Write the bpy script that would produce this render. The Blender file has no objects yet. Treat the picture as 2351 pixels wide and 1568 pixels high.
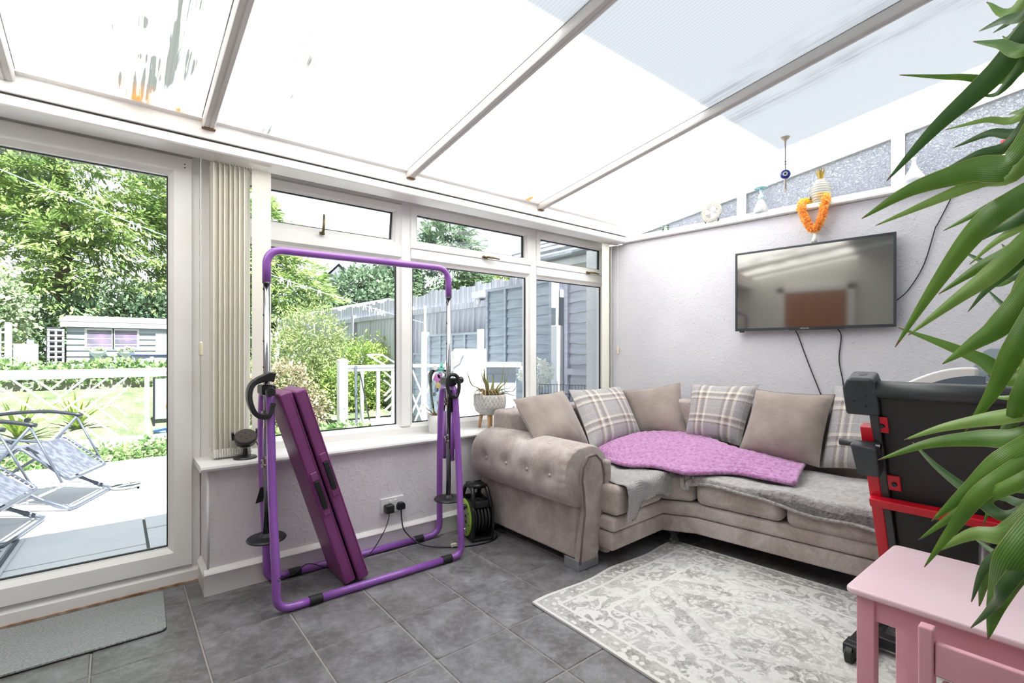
import bpy, bmesh, math, random
import numpy as np
from mathutils import Vector, Matrix
random.seed(7); RNG = np.random.default_rng(11)
PI = math.pi
scene = bpy.context.scene
COL = scene.collection

# ------------------------------------------------------------------ camera, sky, sun, exposure
CAM_H, YAW, FPX = 1.15, math.radians(38.9), 1130.0
cam_d = bpy.data.cameras.new('camera'); cam = bpy.data.objects.new('camera', cam_d); COL.objects.link(cam)
cam.location = (0, 0, CAM_H); cam.rotation_euler = (PI/2, 0, -YAW)
cam_d.sensor_width = 36; cam_d.lens = 36*FPX/2351; cam_d.shift_y = 24/2351; cam_d.clip_start = .02; cam_d.clip_end = 200
scene.camera = cam
world = bpy.data.worlds.new('sky'); scene.world = world; world.use_nodes = True
wt = world.node_tree; wb = wt.nodes['Background']      # hazy summer sky: white at the horizon, pale blue overhead
_tc = wt.nodes.new('ShaderNodeTexCoord'); _sx = wt.nodes.new('ShaderNodeSeparateXYZ'); _rp = wt.nodes.new('ShaderNodeValToRGB')
wt.links.new(_tc.outputs['Generated'], _sx.inputs[0]); wt.links.new(_sx.outputs[2], _rp.inputs[0]); wt.links.new(_rp.outputs[0], wb.inputs[0])
_rp.color_ramp.elements[0].position = .0; _rp.color_ramp.elements[0].color = (.97, .985, 1, 1)
_rp.color_ramp.elements[1].position = .8; _rp.color_ramp.elements[1].color = (.37, .415, .48, 1)
wb.inputs[1].default_value = .9
sun_d = bpy.data.lights.new('sun', 'SUN'); sun = bpy.data.objects.new('sun', sun_d); COL.objects.link(sun)
sun_d.energy = 11; sun_d.angle = math.radians(.8); sun_d.color = (1, .97, .92)
sun.rotation_euler = Vector((-.015, .528, -.849)).to_track_quat('-Z', 'Y').to_euler()
vs = scene.view_settings; vs.view_transform = 'Standard'; vs.look = 'None'; vs.gamma = 1; vs.use_curve_mapping = False
vs.exposure = 1.13
scene.cycles.max_bounces = 12; scene.cycles.diffuse_bounces = 5; scene.cycles.transparent_max_bounces = 16
scene.cycles.use_denoising = True; scene.cycles.sample_clamp_indirect = 6; scene.cycles.caustics_reflective = False; scene.cycles.caustics_refractive = False

# ------------------------------------------------------------------ measuring helpers (pixel of the photo + a known plane -> metres)
_c, _s = math.cos(YAW), math.sin(YAW)
def ray(u, v):
    x = (u-1175.5)/FPX; z = -(v-808)/FPX
    return Vector((_s+_c*x, _c-_s*x, z))
CAMP = Vector((0, 0, CAM_H))
def at(u, v, x=None, y=None, z=None, d=None):
    r = ray(u, v)
    if d is not None: t = d
    elif x is not None: t = x/r.x
    elif y is not None: t = y/r.y
    else: t = (z-CAM_H)/r.z
    return CAMP + r*t
WA = math.radians(5.5)                                   # the TV wall is not square to the window wall
WP, WT, WN = Vector((3.5, 2.72, 0)), Vector((math.sin(WA), -math.cos(WA), 0)), Vector((-math.cos(WA), -math.sin(WA), 0))
def wall(s, z, off=0): return WP + WT*s + WN*off + Vector((0, 0, z))
def onwall(u, v, off=0):
    r = ray(u, v); p0 = WP + WN*off
    return CAMP + r*((p0-CAMP).dot(WN)/r.dot(WN))
def roofz(y): return 2.235 + .1405*(2.72-y)

# ------------------------------------------------------------------ materials
def L(*c):
    c = c[0] if len(c) == 1 else c
    return tuple(((x/255)/12.92 if x/255 <= .04045 else ((x/255+.055)/1.055)**2.4) for x in c) + (1,)
class N:
    def __init__(s, name):
        s.m = bpy.data.materials.new(name); s.m.use_nodes = True; s.t = s.m.node_tree; s.t.nodes.clear()
        s.out = s.t.nodes.new('ShaderNodeOutputMaterial')
    def n(s, kind, **kw):
        nd = s.t.nodes.new('ShaderNode'+kind)
        for k, v in kw.items():
            if k.startswith('i_'):
                key = k[2:]; key = int(key) if key.isdigit() else key.replace('_', ' ')
                s.set(nd.inputs[key], v)
            else: setattr(nd, k, v)
        return nd
    def set(s, sock, v):
        if hasattr(v, 'links') or isinstance(v, bpy.types.NodeSocket): s.t.links.new(v, sock)
        else: sock.default_value = v
    def math(s, op, a, b=None, c=None, clamp=False):
        nd = s.t.nodes.new('ShaderNodeMath'); nd.operation = op; nd.use_clamp = clamp
        for i, x in enumerate((a, b, c)):
            if x is not None: s.set(nd.inputs[i], x)
        return nd.outputs[0]
    def mix(s, f, a, b, mode='MIX'):
        nd = s.t.nodes.new('ShaderNodeMix'); nd.data_type = 'RGBA'; nd.blend_type = mode
        s.set(nd.inputs[0], f); s.set(nd.inputs[6], a); s.set(nd.inputs[7], b)
        return nd.outputs[2]
    def ramp(s, f, stops, interp='LINEAR'):
        nd = s.t.nodes.new('ShaderNodeValToRGB'); cr = nd.color_ramp; cr.interpolation = interp
        while len(cr.elements) < len(stops): cr.elements.new(.5)
        for e, (p, c) in zip(cr.elements, stops):
            e.position = p; e.color = c if hasattr(c, '__len__') else (c, c, c, 1)
        s.set(nd.inputs[0], f); return nd.outputs[0]
    def coord(s, which='Object', scale=None):
        o = s.t.nodes.new('ShaderNodeTexCoord').outputs[which]
        if scale is not None:
            mp = s.t.nodes.new('ShaderNodeMapping'); s.t.links.new(o, mp.inputs[0]); mp.inputs[3].default_value = scale; o = mp.outputs[0]
        return o
    def noise(s, co, scale=5, detail=3, rough=.5, dist=0):
        nd = s.t.nodes.new('ShaderNodeTexNoise'); s.t.links.new(co, nd.inputs['Vector'])
        nd.inputs['Scale'].default_value = scale; nd.inputs['Detail'].default_value = detail; nd.inputs['Roughness'].default_value = rough; nd.inputs['Distortion'].default_value = dist
        return nd.outputs[0]
    def vor(s, co, scale=5, feat='F1', out=0):
        nd = s.t.nodes.new('ShaderNodeTexVoronoi'); nd.feature = feat; s.t.links.new(co, nd.inputs['Vector']); nd.inputs['Scale'].default_value = scale
        return nd.outputs[out]
    def bump(s, h, strength=.3, dist=.01):
        nd = s.t.nodes.new('ShaderNodeBump'); s.t.links.new(h, nd.inputs['Height']); nd.inputs['Strength'].default_value = strength; nd.inputs['Distance'].default_value = dist
        return nd.outputs[0]
    def pri(s, col, rough=.5, metal=0, spec=.5, normal=None, sheen=0, coat=0, trans=0, alpha=1):
        b = s.t.nodes.new('ShaderNodeBsdfPrincipled')
        s.set(b.inputs['Base Color'], col); s.set(b.inputs['Roughness'], rough); b.inputs['Metallic'].default_value = metal
        b.inputs['Specular IOR Level'].default_value = spec; b.inputs['Sheen Weight'].default_value = sheen
        b.inputs['Coat Weight'].default_value = coat; b.inputs['Transmission Weight'].default_value = trans; s.set(b.inputs['Alpha'], alpha)
        if normal is not None: s.t.links.new(normal, b.inputs['Normal'])
        return b.outputs[0]
    def mixs(s, f, a, b):
        nd = s.t.nodes.new('ShaderNodeMixShader'); s.set(nd.inputs[0], f); s.t.links.new(a, nd.inputs[1]); s.t.links.new(b, nd.inputs[2]); return nd.outputs[0]
    def done(s, sh): s.t.links.new(sh, s.out.inputs[0]); return s.m
def mat(name, c, rough=.5, metal=0, c2=None, ns=6, nd=3, lo=.35, hi=.65, bump=0, bs=60, bd=.004, spec=.5, sheen=0, coat=0, stretch=None, trl=0):
    k = N(name); co = k.coord('Object', stretch); col = c
    if c2 is not None: col = k.mix(k.ramp(k.noise(co, ns, nd), [(lo, 0.0), (hi, 1.0)]), c, c2)
    nm = k.bump(k.noise(co, bs, 3), bump, bd) if bump else None
    sh = k.pri(col, rough, metal, spec, nm, sheen, coat)
    if trl:
        tr = k.n('BsdfTranslucent'); k.set(tr.inputs[0], col); sh = k.mixs(trl, sh, tr.outputs[0])
    return k.done(sh)
M = {}
M['upvc'] = mat('white_upvc', L(240, 239, 237), .32, c2=L(234, 232, 227), ns=3, lo=.45, hi=.75)
M['white'] = mat('white_paint', L(228, 228, 228), .4)
M['gasket'] = mat('black_gasket', L(28, 32, 40), .5)
M['plain_wall'] = mat('painted_wall', L(222, 220, 216), .8)
M['black'] = mat('black_plastic', L(26, 27, 29), .38)
M['black_matt'] = mat('black_rubber', L(20, 20, 21), .65)
M['dark_metal'] = mat('dark_metal', L(45, 48, 54), .4, .3)
M['chrome'] = mat('chrome', L(160, 160, 164), .14, 1.0)
M['brass'] = mat('tarnished_brass', L(122, 108, 72), .4, .8)
M['purple'] = mat('purple_paint', L(140, 84, 172), .3, coat=.4)
M['vinyl'] = mat('purple_vinyl', L(132, 66, 122), .42, bump=.12, bs=35, bd=.01, c2=L(122, 58, 112), ns=4)
M['red'] = mat('red_paint', L(196, 18, 38), .32)
M['pink'] = mat('pink_paint', L(226, 168, 180), .42, c2=L(220, 158, 172), ns=5)
M['pinktop'] = mat('pale_pink_top', L(232, 200, 208), .35, c2=L(228, 214, 218), ns=2.4, nd=2)
M['wood'] = mat('pale_wood', L(205, 165, 120), .5, c2=L(190, 148, 104), ns=8, stretch=(8, 8, 1))
M['brown_door'] = mat('brown_wood_door', L(158, 92, 48), .45, c2=L(138, 78, 40), ns=3, stretch=(8, 8, 1))
M['grey_frame'] = mat('grey_steel', L(84, 90, 102), .4, .3)
M['sling'] = mat('grey_sling', L(98, 102, 112), .7, c2=L(74, 78, 90), ns=2, stretch=(1, 14, 14), lo=.42, hi=.58)
def glass_mat(name, tint, ior=1.4, rough=0.0):
    k = N(name); tr = k.n('BsdfTransparent'); tr.inputs[0].default_value = tint
    gl = k.n('BsdfGlossy'); gl.inputs[0].default_value = (.9, .95, 1, 1); gl.inputs['Roughness'].default_value = rough
    fr = k.n('Fresnel'); fr.inputs[0].default_value = ior
    return k.done(k.mixs(fr.outputs[0], tr.outputs[0], gl.outputs[0]))
M['glass'] = glass_mat('window_glass', (.95, .975, .98, 1), 1.3)
M['clear'] = glass_mat('clear_glassware', (.93, .96, .96, 1), 1.55, .03)

# ------------------------------------------------------------------ mesh helpers
class MB:
    def __init__(s): s.v = []; s.f = []; s.uv = None
    def add(s, vs, fs):
        o = len(s.v); s.v += [tuple(p) for p in vs]; s.f += [tuple(i+o for i in f) for f in fs]; return s
    def box(s, x0, x1, y0, y1, z0, z1, m=None):
        vs = [Vector((x, y, z)) for x in (x0, x1) for y in (y0, y1) for z in (z0, z1)]
        if m is not None: vs = [m @ p for p in vs]
        return s.add(vs, [(0, 1, 3, 2), (4, 6, 7, 5), (0, 4, 5, 1), (2, 3, 7, 6), (0, 2, 6, 4), (1, 5, 7, 3)])
    def extrude(s, pts, vec):
        n = len(pts); vec = Vector(vec); a = [Vector(p) for p in pts]
        s.add(a+[p+vec for p in a], [tuple(range(n))[::-1], tuple(range(n, 2*n))]+[(i, (i+1) % n, n+(i+1) % n, n+i) for i in range(n)]); return s
    def plan(s, poly, z0, z1): return s.extrude([(x, y, z0) for x, y in poly], (0, 0, z1-z0))
    def bar(s, p, q, w, h, up=(0, 0, 1)):
        p, q, up = Vector(p), Vector(q), Vector(up); t = (q-p).normalized(); a = t.cross(up)
        if a.length < 1e-4: a = t.cross(Vector((1, 0, 0)))
        a.normalize(); b = a.cross(t).normalized()
        return s.extrude([p+a*i*w/2+b*j*h/2 for i, j in ((-1, -1), (1, -1), (1, 1), (-1, 1))], q-p)
    def tube(s, pts, r, n=10, closed=False, caps=True):
        P = [Vector(p) for p in pts]; m = len(P); R = r if hasattr(r, '__len__') else [r]*m
        T = []
        for i in range(m):
            a = P[(i-1) % m] if (i > 0 or closed) else P[i]; b = P[(i+1) % m] if (i < m-1 or closed) else P[i]
            T.append((b-a).normalized() if (b-a).length > 1e-9 else Vector((0, 0, 1)))
        up = Vector((0, 0, 1)) if abs(T[0].z) < .9 else Vector((1, 0, 0)); u = T[0].cross(up).normalized(); o = len(s.v)
        for i in range(m):
            u = (u-T[i]*u.dot(T[i])); u = u.normalized() if u.length > 1e-6 else T[i].orthogonal().normalized()
            w = T[i].cross(u)
            for k in range(n):
                th = 2*PI*k/n; s.v.append(tuple(P[i]+(u*math.cos(th)+w*math.sin(th))*R[i]))
        for i in range(m if closed else m-1):
            j = (i+1) % m
            for k in range(n): s.f.append((o+i*n+k, o+i*n+(k+1) % n, o+j*n+(k+1) % n, o+j*n+k))
        if caps and not closed:
            s.f.append(tuple(o+k for k in range(n))[::-1]); s.f.append(tuple(o+(m-1)*n+k for k in range(n)))
        return s
    def lathe(s, prof, c=(0, 0, 0), n=24, m=None):
        c = Vector(c); o = len(s.v)
        for r, z in prof:
            for k in range(n):
                p = Vector((r*math.cos(2*PI*k/n), r*math.sin(2*PI*k/n), z))
                s.v.append(tuple((m @ p if m is not None else p)+c))
        for i in range(len(prof)-1):
            for k in range(n): s.f.append((o+i*n+k, o+i*n+(k+1) % n, o+(i+1)*n+(k+1) % n, o+(i+1)*n+k))
        if prof[0][0] > 1e-5: s.f.append(tuple(o+k for k in range(n))[::-1])
        if prof[-1][0] > 1e-5: s.f.append(tuple(o+(len(prof)-1)*n+k for k in range(n)))
        return s
    def grid(s, fn, nu, nv, closeu=False, uv=True):
        o = len(s.v)
        if s.uv is None: s.uv = {}
        cu = nu if closeu else nu+1
        for j in range(nv+1):
            for i in range(cu):
                s.uv[len(s.v)] = (i/nu, j/nv); s.v.append(tuple(fn(i/nu, j/nv)))
        for j in range(nv):
            for i in range(nu):
                i2 = (i+1) % cu
                s.f.append((o+j*cu+i, o+j*cu+i2, o+(j+1)*cu+i2, o+(j+1)*cu+i))
        return s
    def ring(s, x0, x1, z0, z1, prof):       # rectangular frame in XZ, prof = [(inset, y)]
        o = len(s.v); n = len(prof)
        for cx, cz, dx, dz in ((x0, z0, 1, 1), (x1, z0, -1, 1), (x1, z1, -1, -1), (x0, z1, 1, -1)):
            for t, y in prof: s.v.append((cx+dx*t, y, cz+dz*t))
        for k in range(4):
            for i in range(n):
                i2 = (i+1) % n; k2 = (k+1) % 4
                s.f.append((o+k*n+i, o+k*n+i2, o+k2*n+i2, o+k2*n+i))
        return s
    def mesh(s, name, mtx=None, smooth=False):
        me = bpy.data.meshes.new(name)
        vs = s.v if mtx is None else [tuple(mtx @ Vector(p)) for p in s.v]
        me.from_pydata(vs, [], s.f)
        if s.uv is not None:
            uvl = me.uv_layers.new(name='UVMap'); li = np.zeros(len(me.loops), dtype=np.int32); me.loops.foreach_get('vertex_index', li)
            tab = np.zeros((len(s.v), 2), dtype=np.float32)
            for k, q in s.uv.items(): tab[k] = q
            uvl.data.foreach_set('uv', tab[li].ravel())
        bm = bmesh.new(); bm.from_mesh(me); bmesh.ops.recalc_face_normals(bm, faces=bm.faces); bm.to_mesh(me); bm.free()
        if smooth: me.polygons.foreach_set('use_smooth', [True]*len(me.polygons))
        return me
INV = {}
def part(name, mb, m, parent=None, smooth=False, bevel=0, seg=2, sub=0, label=None, kind=None, local=False, auto=None):
    mtx = None if (parent is None or local) else INV.get(parent)
    me = mb if isinstance(mb, bpy.types.Mesh) else mb.mesh(name, mtx, smooth)
    me.materials.clear(); me.materials.append(M[m] if isinstance(m, str) else m)
    o = bpy.data.objects.new(name, me); COL.objects.link(o)
    if parent is not None:
        o.parent = parent; INV[o] = INV.get(parent)
    if bevel:
        b = o.modifiers.new('bevel', 'BEVEL'); b.width = bevel; b.segments = seg; b.limit_method = 'ANGLE'; b.angle_limit = math.radians(40)
        me.polygons.foreach_set('use_smooth', [True]*len(me.polygons))
        w = o.modifiers.new('wn', 'WEIGHTED_NORMAL'); w.keep_sharp = True
    if sub:
        b = o.modifiers.new('sub', 'SUBSURF'); b.levels = b.render_levels = sub
        me.polygons.foreach_set('use_smooth', [True]*len(me.polygons))
    if auto is not None and not bevel:
        me.polygons.foreach_set('use_smooth', [True]*len(me.polygons))
        try: me.set_sharp_from_angle(angle=math.radians(auto))
        except Exception: pass
    if label: o['label'] = label
    if kind: o['kind'] = kind
    return o
def tag(o, label, cat, group=None, kind=None):
    o['label'] = label; o['category'] = cat
    if group: o['group'] = group
    if kind: o['kind'] = kind
    return o
def thing(name, label, cat, loc=(0, 0, 0), rz=0, group=None):
    o = bpy.data.objects.new(name, None); COL.objects.link(o); o.empty_display_size = .1
    o.location = loc; o.rotation_euler = (0, 0, rz)
    INV[o] = (Matrix.Translation(Vector(loc)) @ Matrix.Rotation(rz, 4, 'Z')).inverted()
    return tag(o, label, cat, group)
def struct(name, mb=None, m=None, **kw):
    if mb is None:
        o = bpy.data.objects.new(name, None); COL.objects.link(o); o.empty_display_size = .1; INV[o] = Matrix.Identity(4)
    else: o = part(name, mb, m, **kw); INV[o] = Matrix.Identity(4)
    o['kind'] = 'structure'; return o
def inst(src_mesh, name, parent, loc, rot=(0, 0, 0), scale=(1, 1, 1), m=None):    # a piece that shares its mesh
    o = bpy.data.objects.new(name, src_mesh); COL.objects.link(o); o.parent = parent
    mm = INV.get(parent) or Matrix.Identity(4)
    o.matrix_local = mm @ (Matrix.Translation(Vector(loc)) @ Vector_rot(rot) @ Matrix.Diagonal((*scale, 1)))
    return o
def Vector_rot(r):
    from mathutils import Euler
    return Euler(r).to_matrix().to_4x4()
def copy_tree(o, parent=None):
    c = o.copy(); COL.objects.link(c)
    if parent is not None: c.parent = parent
    for ch in list(o.children): copy_tree(ch, c)
    return c
def fillet(pts, r, n=6, closed=False):
    P = [Vector(p) for p in pts]; out = []
    for i, p in enumerate(P):
        if not closed and i in (0, len(P)-1): out.append(p); continue
        a, b = P[i-1], P[(i+1) % len(P)]; da, db = (a-p), (b-p); k = min(r, da.length*.49, db.length*.49)
        A, B = p+da.normalized()*k, p+db.normalized()*k
        for j in range(n+1):
            t = j/n; out.append(A*(1-t)**2+p*2*t*(1-t)+B*t*t)
    return out
def curve(pts, n=8):                          # Catmull-Rom through the points
    P = [Vector(p) for p in pts]; P = [P[0]*2-P[1]]+P+[P[-1]*2-P[-2]]; out = []
    for i in range(1, len(P)-2):
        for j in range(n):
            t = j/n; a, b, c, d = P[i-1:i+3]
            out.append(.5*((2*b)+(c-a)*t+(2*a-5*b+4*c-d)*t*t+(3*b-a-3*c+d)*t**3))
    out.append(P[-2]); return out

# ================================================================== ROOM SHELL
# ---- materials of the shell
def tile_mat():
    k = N('slate_floor_tile'); co = k.coord('Object'); rnd = k.n('ObjectInfo').outputs['Random']
    off = k.n('VectorMath', operation='ADD'); k.t.links.new(co, off.inputs[0]); sc = k.n('CombineXYZ'); k.set(sc.inputs[0], k.math('MULTIPLY', rnd, 37.0)); k.set(sc.inputs[1], k.math('MULTIPLY', rnd, 91.0)); k.t.links.new(sc.outputs[0], off.inputs[1]); c = off.outputs[0]
    n1 = k.noise(c, 7, 6, .62, .4); n2 = k.noise(c, 30, 5, .65)
    col = k.ramp(n1, [(.3, L(80, 77, 78)), (.5, L(106, 105, 107)), (.62, L(128, 128, 132)), (.75, L(158, 160, 165))])
    col = k.mix(k.ramp(n2, [(.45, 0.), (.7, .35)]), col, L(160, 160, 164))
    vein = k.ramp(k.math('ABSOLUTE', k.math('SUBTRACT', k.noise(c, 4.5, 6, .6, 1.2), .5)), [(0, .16), (.010, 0.)])
    col = k.mix(vein, col, L(190, 190, 192))
    col = k.mix(k.math('MULTIPLY', rnd, .25), col, L(92, 88, 86))
    return k.done(k.pri(col, .34, 0, .55, k.bump(n1, .15, .005)))
M['tile'] = tile_mat()
M['grout'] = mat('pale_grout', L(150, 146, 142), .85)
def plaster_mat(name, c, c2, bs, st, specks=0):
    k = N(name); co = k.coord('Object'); n = k.noise(co, 3, 3)
    col = k.mix(k.ramp(n, [(.35, 0.), (.65, 1.)]), c, c2)
    h1 = k.ramp(k.noise(co, bs, 4, .6, .8), [(.5, 0.), (.62, .7), (.72, 1.)])
    if specks:
        sp = k.ramp(k.noise(co, 55, 2, .5, .6), [(.68, 0.), (.74, .45)]); zone = k.ramp(k.noise(co, 6, 2), [(.42, 0.), (.6, 1.)])
        col = k.mix(k.math('MULTIPLY', sp, zone), col, L(150, 148, 150))
    return k.done(k.pri(col, .85, 0, .25, k.bump(h1, st, .006)))
M['lowwall'] = plaster_mat('mauve_grey_plaster', L(226, 222, 225), L(220, 216, 219), 30, .35)
M['tvwall'] = plaster_mat('pale_rough_plaster', L(212, 211, 216), L(206, 205, 211), 46, .4, 1)
def roof_mat():
    k = N('twinwall_sheet'); co = k.coord('Object')
    sep = k.n('SeparateXYZ'); k.t.links.new(co, sep.inputs[0]); X, Y = sep.outputs[0], sep.outputs[1]
    rib = k.math('SINE', k.math('MULTIPLY', X, 2*PI/.0165)); ribf = k.math('MULTIPLY_ADD', rib, .045, .955)
    st = k.noise(k.coord('Object', (34, 1.3, 1)), 1.6, 3, .6); blot = k.ramp(k.noise(k.coord('Object', (3, 1.6, 1)), 2.2, 2), [(.38, 0.), (.58, 1.)])
    def gauss(c, w, a): d = k.math('DIVIDE', k.math('SUBTRACT', X, c), w); return k.math('MULTIPLY', k.math('EXPONENT', k.math('MULTIPLY', k.math('MULTIPLY', d, d), -1.0)), a)
    zone = k.math('ADD', k.math('ADD', gauss(.12, .2, 1.25), gauss(.62, .2, .7)), k.math('ADD', gauss(2.36, .09, .26), gauss(2.66, .08, .24)))
    dirt = k.math('MULTIPLY', k.math('MULTIPLY', k.ramp(st, [(.36, 0.), (.62, 1.)]), zone), blot)
    eave = k.math('MULTIPLY_ADD', Y, 6.0, -15.25, clamp=True)        # last 13 cm above the eaves
    rust = k.math('MULTIPLY', k.math('MULTIPLY', eave, k.math('ADD', gauss(.15, .16, 1.0), gauss(2.33, .10, 1.0))), k.ramp(k.noise(k.coord('Object', (14, 1, 1)), 2, 2), [(.35, .2), (.6, 1.)]))
    col = k.mix(k.math('MULTIPLY', dirt, 1.5, clamp=True), (.93, .945, .955, 1), (.085, .095, .09, 1))
    col = k.mix(k.math('MULTIPLY', rust, 1.5, clamp=True), col, (.20, .10, .03, 1))
    cc = k.n('CombineXYZ'); [k.set(cc.inputs[i], ribf) for i in range(3)]
    col = k.mix(1.0, col, cc.outputs[0], 'MULTIPLY')
    tr = k.n('BsdfTranslucent'); k.set(tr.inputs[0], col)
    df = k.pri(col, .45, 0, .3)
    return k.done(k.mixs(.86, df, tr.outputs[0]))
M['roof'] = roof_mat()
M['shadow_grey'] = mat('shadow_gap_grey', L(128, 124, 118), .6)  # shadow tone for the gap above the blind track
M['rafter'] = mat('white_rafter_cap', L(206, 203, 200), .4)
M['sillw'] = mat('white_sill', L(232, 231, 229), .28)
M['skirt'] = mat('white_gloss_skirting', L(226, 224, 221), .3)

# ---- floor with single tiles
fl = struct('floor', MB().box(-.72, 4.0, -1.25, 2.96, -.12, -.004), 'grout')
def one_tile():
    m = MB(); hx, hy, c = .1645, .170, .003
    m.v = [(-hx, -hy, -.01), (hx, -hy, -.01), (hx, hy, -.01), (-hx, hy, -.01), (-hx, -hy, -c), (hx, -hy, -c), (hx, hy, -c), (-hx, hy, -c), (-hx+c, -hy+c, 0), (hx-c, -hy+c, 0), (hx-c, hy-c, 0), (-hx+c, hy-c, 0)]
    for k in range(4):
        j = (k+1) % 4; m.f += [(k, j, 4+j, 4+k), (4+k, 4+j, 8+j, 8+k)]
    m.f += [(8, 9, 10, 11)]
    me = m.mesh('tile'); me.materials.append(M['tile']); return me
tm = one_tile()
for i in range(-3, 11):
    for j in range(-1, 12):
        x, y = .265+.335*i+.1675, 2.645-.346*j+.173
        x0, x1, y0, y1 = x-.1645, x+.1645, y-.17, y+.17
        if x1 < -.7 or y1 < -1.24: continue
        sx = sy = 1
        if y1 > 2.95: sy = (2.95-y0)/(y1-y0); y = y0+.17*sy
        if sy < .05: continue
        inst(tm, 'tile', fl, (x, y, 0), scale=(sx, sy, 1))
# ---- walls
lw = struct('wall_back', MB().box(.34, 3.62, 2.72, 3.06, -.1, .588), 'lowwall')
part('corner_bead', MB().tube([(.345, 2.722, .12), (.345, 2.722, .585)], .006, 8), 'white', lw, smooth=True)
tw = MB(); a, b = wall(-.45, 0), wall(4.2, 0); n = -WN*.16
tw.extrude([a+Vector((0, 0, -.1)), b+Vector((0, 0, -.1)), b+Vector((0, 0, 2.10)), a+Vector((0, 0, 2.10))], n)
struct('wall_right', tw, 'tvwall')
struct('wall_left', MB().box(-.86, -.70, -1.3, 3.06, -.1, 2.75), 'plain_wall')
struct('wall_front', MB().box(-.86, 4.1, -1.36, -1.2, -.1, 2.9), 'plain_wall')
# brown door on the left wall (seen only as a reflection in the screen)
d2 = struct('door_2', MB().box(-.70, -.655, 1.52, 2.28, 0, 2.0), 'brown_door', bevel=.004)
part('door_casing', MB().box(-.70, -.64, 1.43, 1.52, 0, 2.08).box(-.70, -.64, 2.28, 2.37, 0, 2.08).box(-.70, -.64, 1.43, 2.37, 2.0, 2.08), 'white', d2)
part('door_handle', MB().tube([(-.655, 1.6, 1.0), (-.61, 1.6, 1.0), (-.61, 1.70, 1.0)], .009, 8), 'chrome', d2)
# ---- skirting
def skirt_prof(y): return [(y+.02, 0), (y, 0), (y, .085), (y-.004, .092), (y-.006, .1), (y-.002, .107), (y+.004, .112), (y+.012, .122), (y+.02, .122)]
bb = MB(); bb.extrude([(.325, yy, z) for yy, z in skirt_prof(2.70)], (3.2, 0, 0)); struct('baseboard_back', bb, 'skirt', auto=35)
bb = MB(); bb.extrude([(.3415-(2.72-yy), 2.71, z) for yy, z in skirt_prof(2.705)], (0, .215, 0)); struct('baseboard_left', bb, 'skirt', auto=35)
bb = MB()
bb.extrude([wall(-.05, z, (2.72-yy)) for yy, z in skirt_prof(2.70)], WT*4); struct('baseboard_right', bb, 'skirt', auto=35)
# ---- window sill
sl = MB(); sl.extrude([(.31, y, z) for y, z in [(2.96, .585), (2.70, .585), (2.688, .59), (2.684, .6), (2.688, .61), (2.70, .615), (2.96, .615)]], (3.22, 0, 0))
struct('trim_1', sl, 'sillw', auto=40)['label'] = 'long white window sill board'
# ---- eaves beam with blind track groove
eb = MB()
eb.extrude([(-.7, y, z) for y, z in [(3.1, 2.17), (2.735, 2.17), (2.735, 2.163), (2.72, 2.163), (2.72, 2.205), (2.726, 2.212), (2.726, 2.238), (2.70, 2.243), (2.70, 2.252), (3.1, 2.20)]], (4.24, 0, 0))
ev = struct('trim_2', eb, 'upvc', auto=30); ev['label'] = 'white eaves beam above the window and door'
part('groove_shade', MB().box(-.7, 3.5, 2.745, 2.80, 2.1502, 2.164), 'shadow_grey', ev)  # grey strip filling the gap, its colour stands in for the shadow there
part('track_rail', MB().extrude([(-.7, y, z) for y, z in [(2.86, 2.106), (2.724, 2.106), (2.718, 2.112), (2.718, 2.146), (2.724, 2.15), (2.86, 2.15)]], (4.2, 0, 0)), 'upvc', ev, auto=30)
part('head_panel', MB().box(-.7, 3.62, 2.955, 3.06, 2.155, 2.19), 'upvc', ev)
# ---- roof: sheets and rafters
ceil = struct('ceiling')
bx = [-.72, -.33, .345, 1.40, 2.465, 3.92]
for i in range(5):
    x0, x1 = bx[i], bx[i+1]; m = MB()
    ny = 8
    for j in range(ny+1):
        y = 3.16-(3.16+1.22)*j/ny; m.v += [(x0, y, roofz(y)+.012), (x1, y, roofz(y)+.012)]
    m.f = [(2*j, 2*j+1, 2*j+3, 2*j+2) for j in range(ny)]
    part('roof_panel', m, 'roof', ceil)
for x in (-.33, .345, 1.40, 2.465):
    m = MB(); w = .026
    pf = [(-w, .01), (-w, -.022), (-w+.006, -.03), (-.004, -.032), (-.002, -.029), (.002, -.029), (.004, -.032), (w-.006, -.03), (w, -.022), (w, .01)]
    y0, y1 = 2.73, -1.21
    m.extrude([(x+a, y0, roofz(y0)+z) for a, z in pf], (0, y1-y0, roofz(y1)-roofz(y0)))
    part('rafter', m, 'rafter', ceil, auto=40)
    part('rafter_cap', MB().extrude([(x-.03, 3.16, roofz(3.16)+.014), (x+.03, 3.16, roofz(3.16)+.014), (x+.02, 3.16, roofz(3.16)+.03), (x-.02, 3.16, roofz(3.16)+.03)], (0, -4.36, .1405*4.36)), 'rafter', ceil)
    if x > 0: part('end_stain', MB().box(x-.028, x+.028, 2.7, 2.728, roofz(2.71)-.034, roofz(2.71)-.031), mat('rusty_stain', L(120, 88, 60), .8), ceil)
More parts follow.
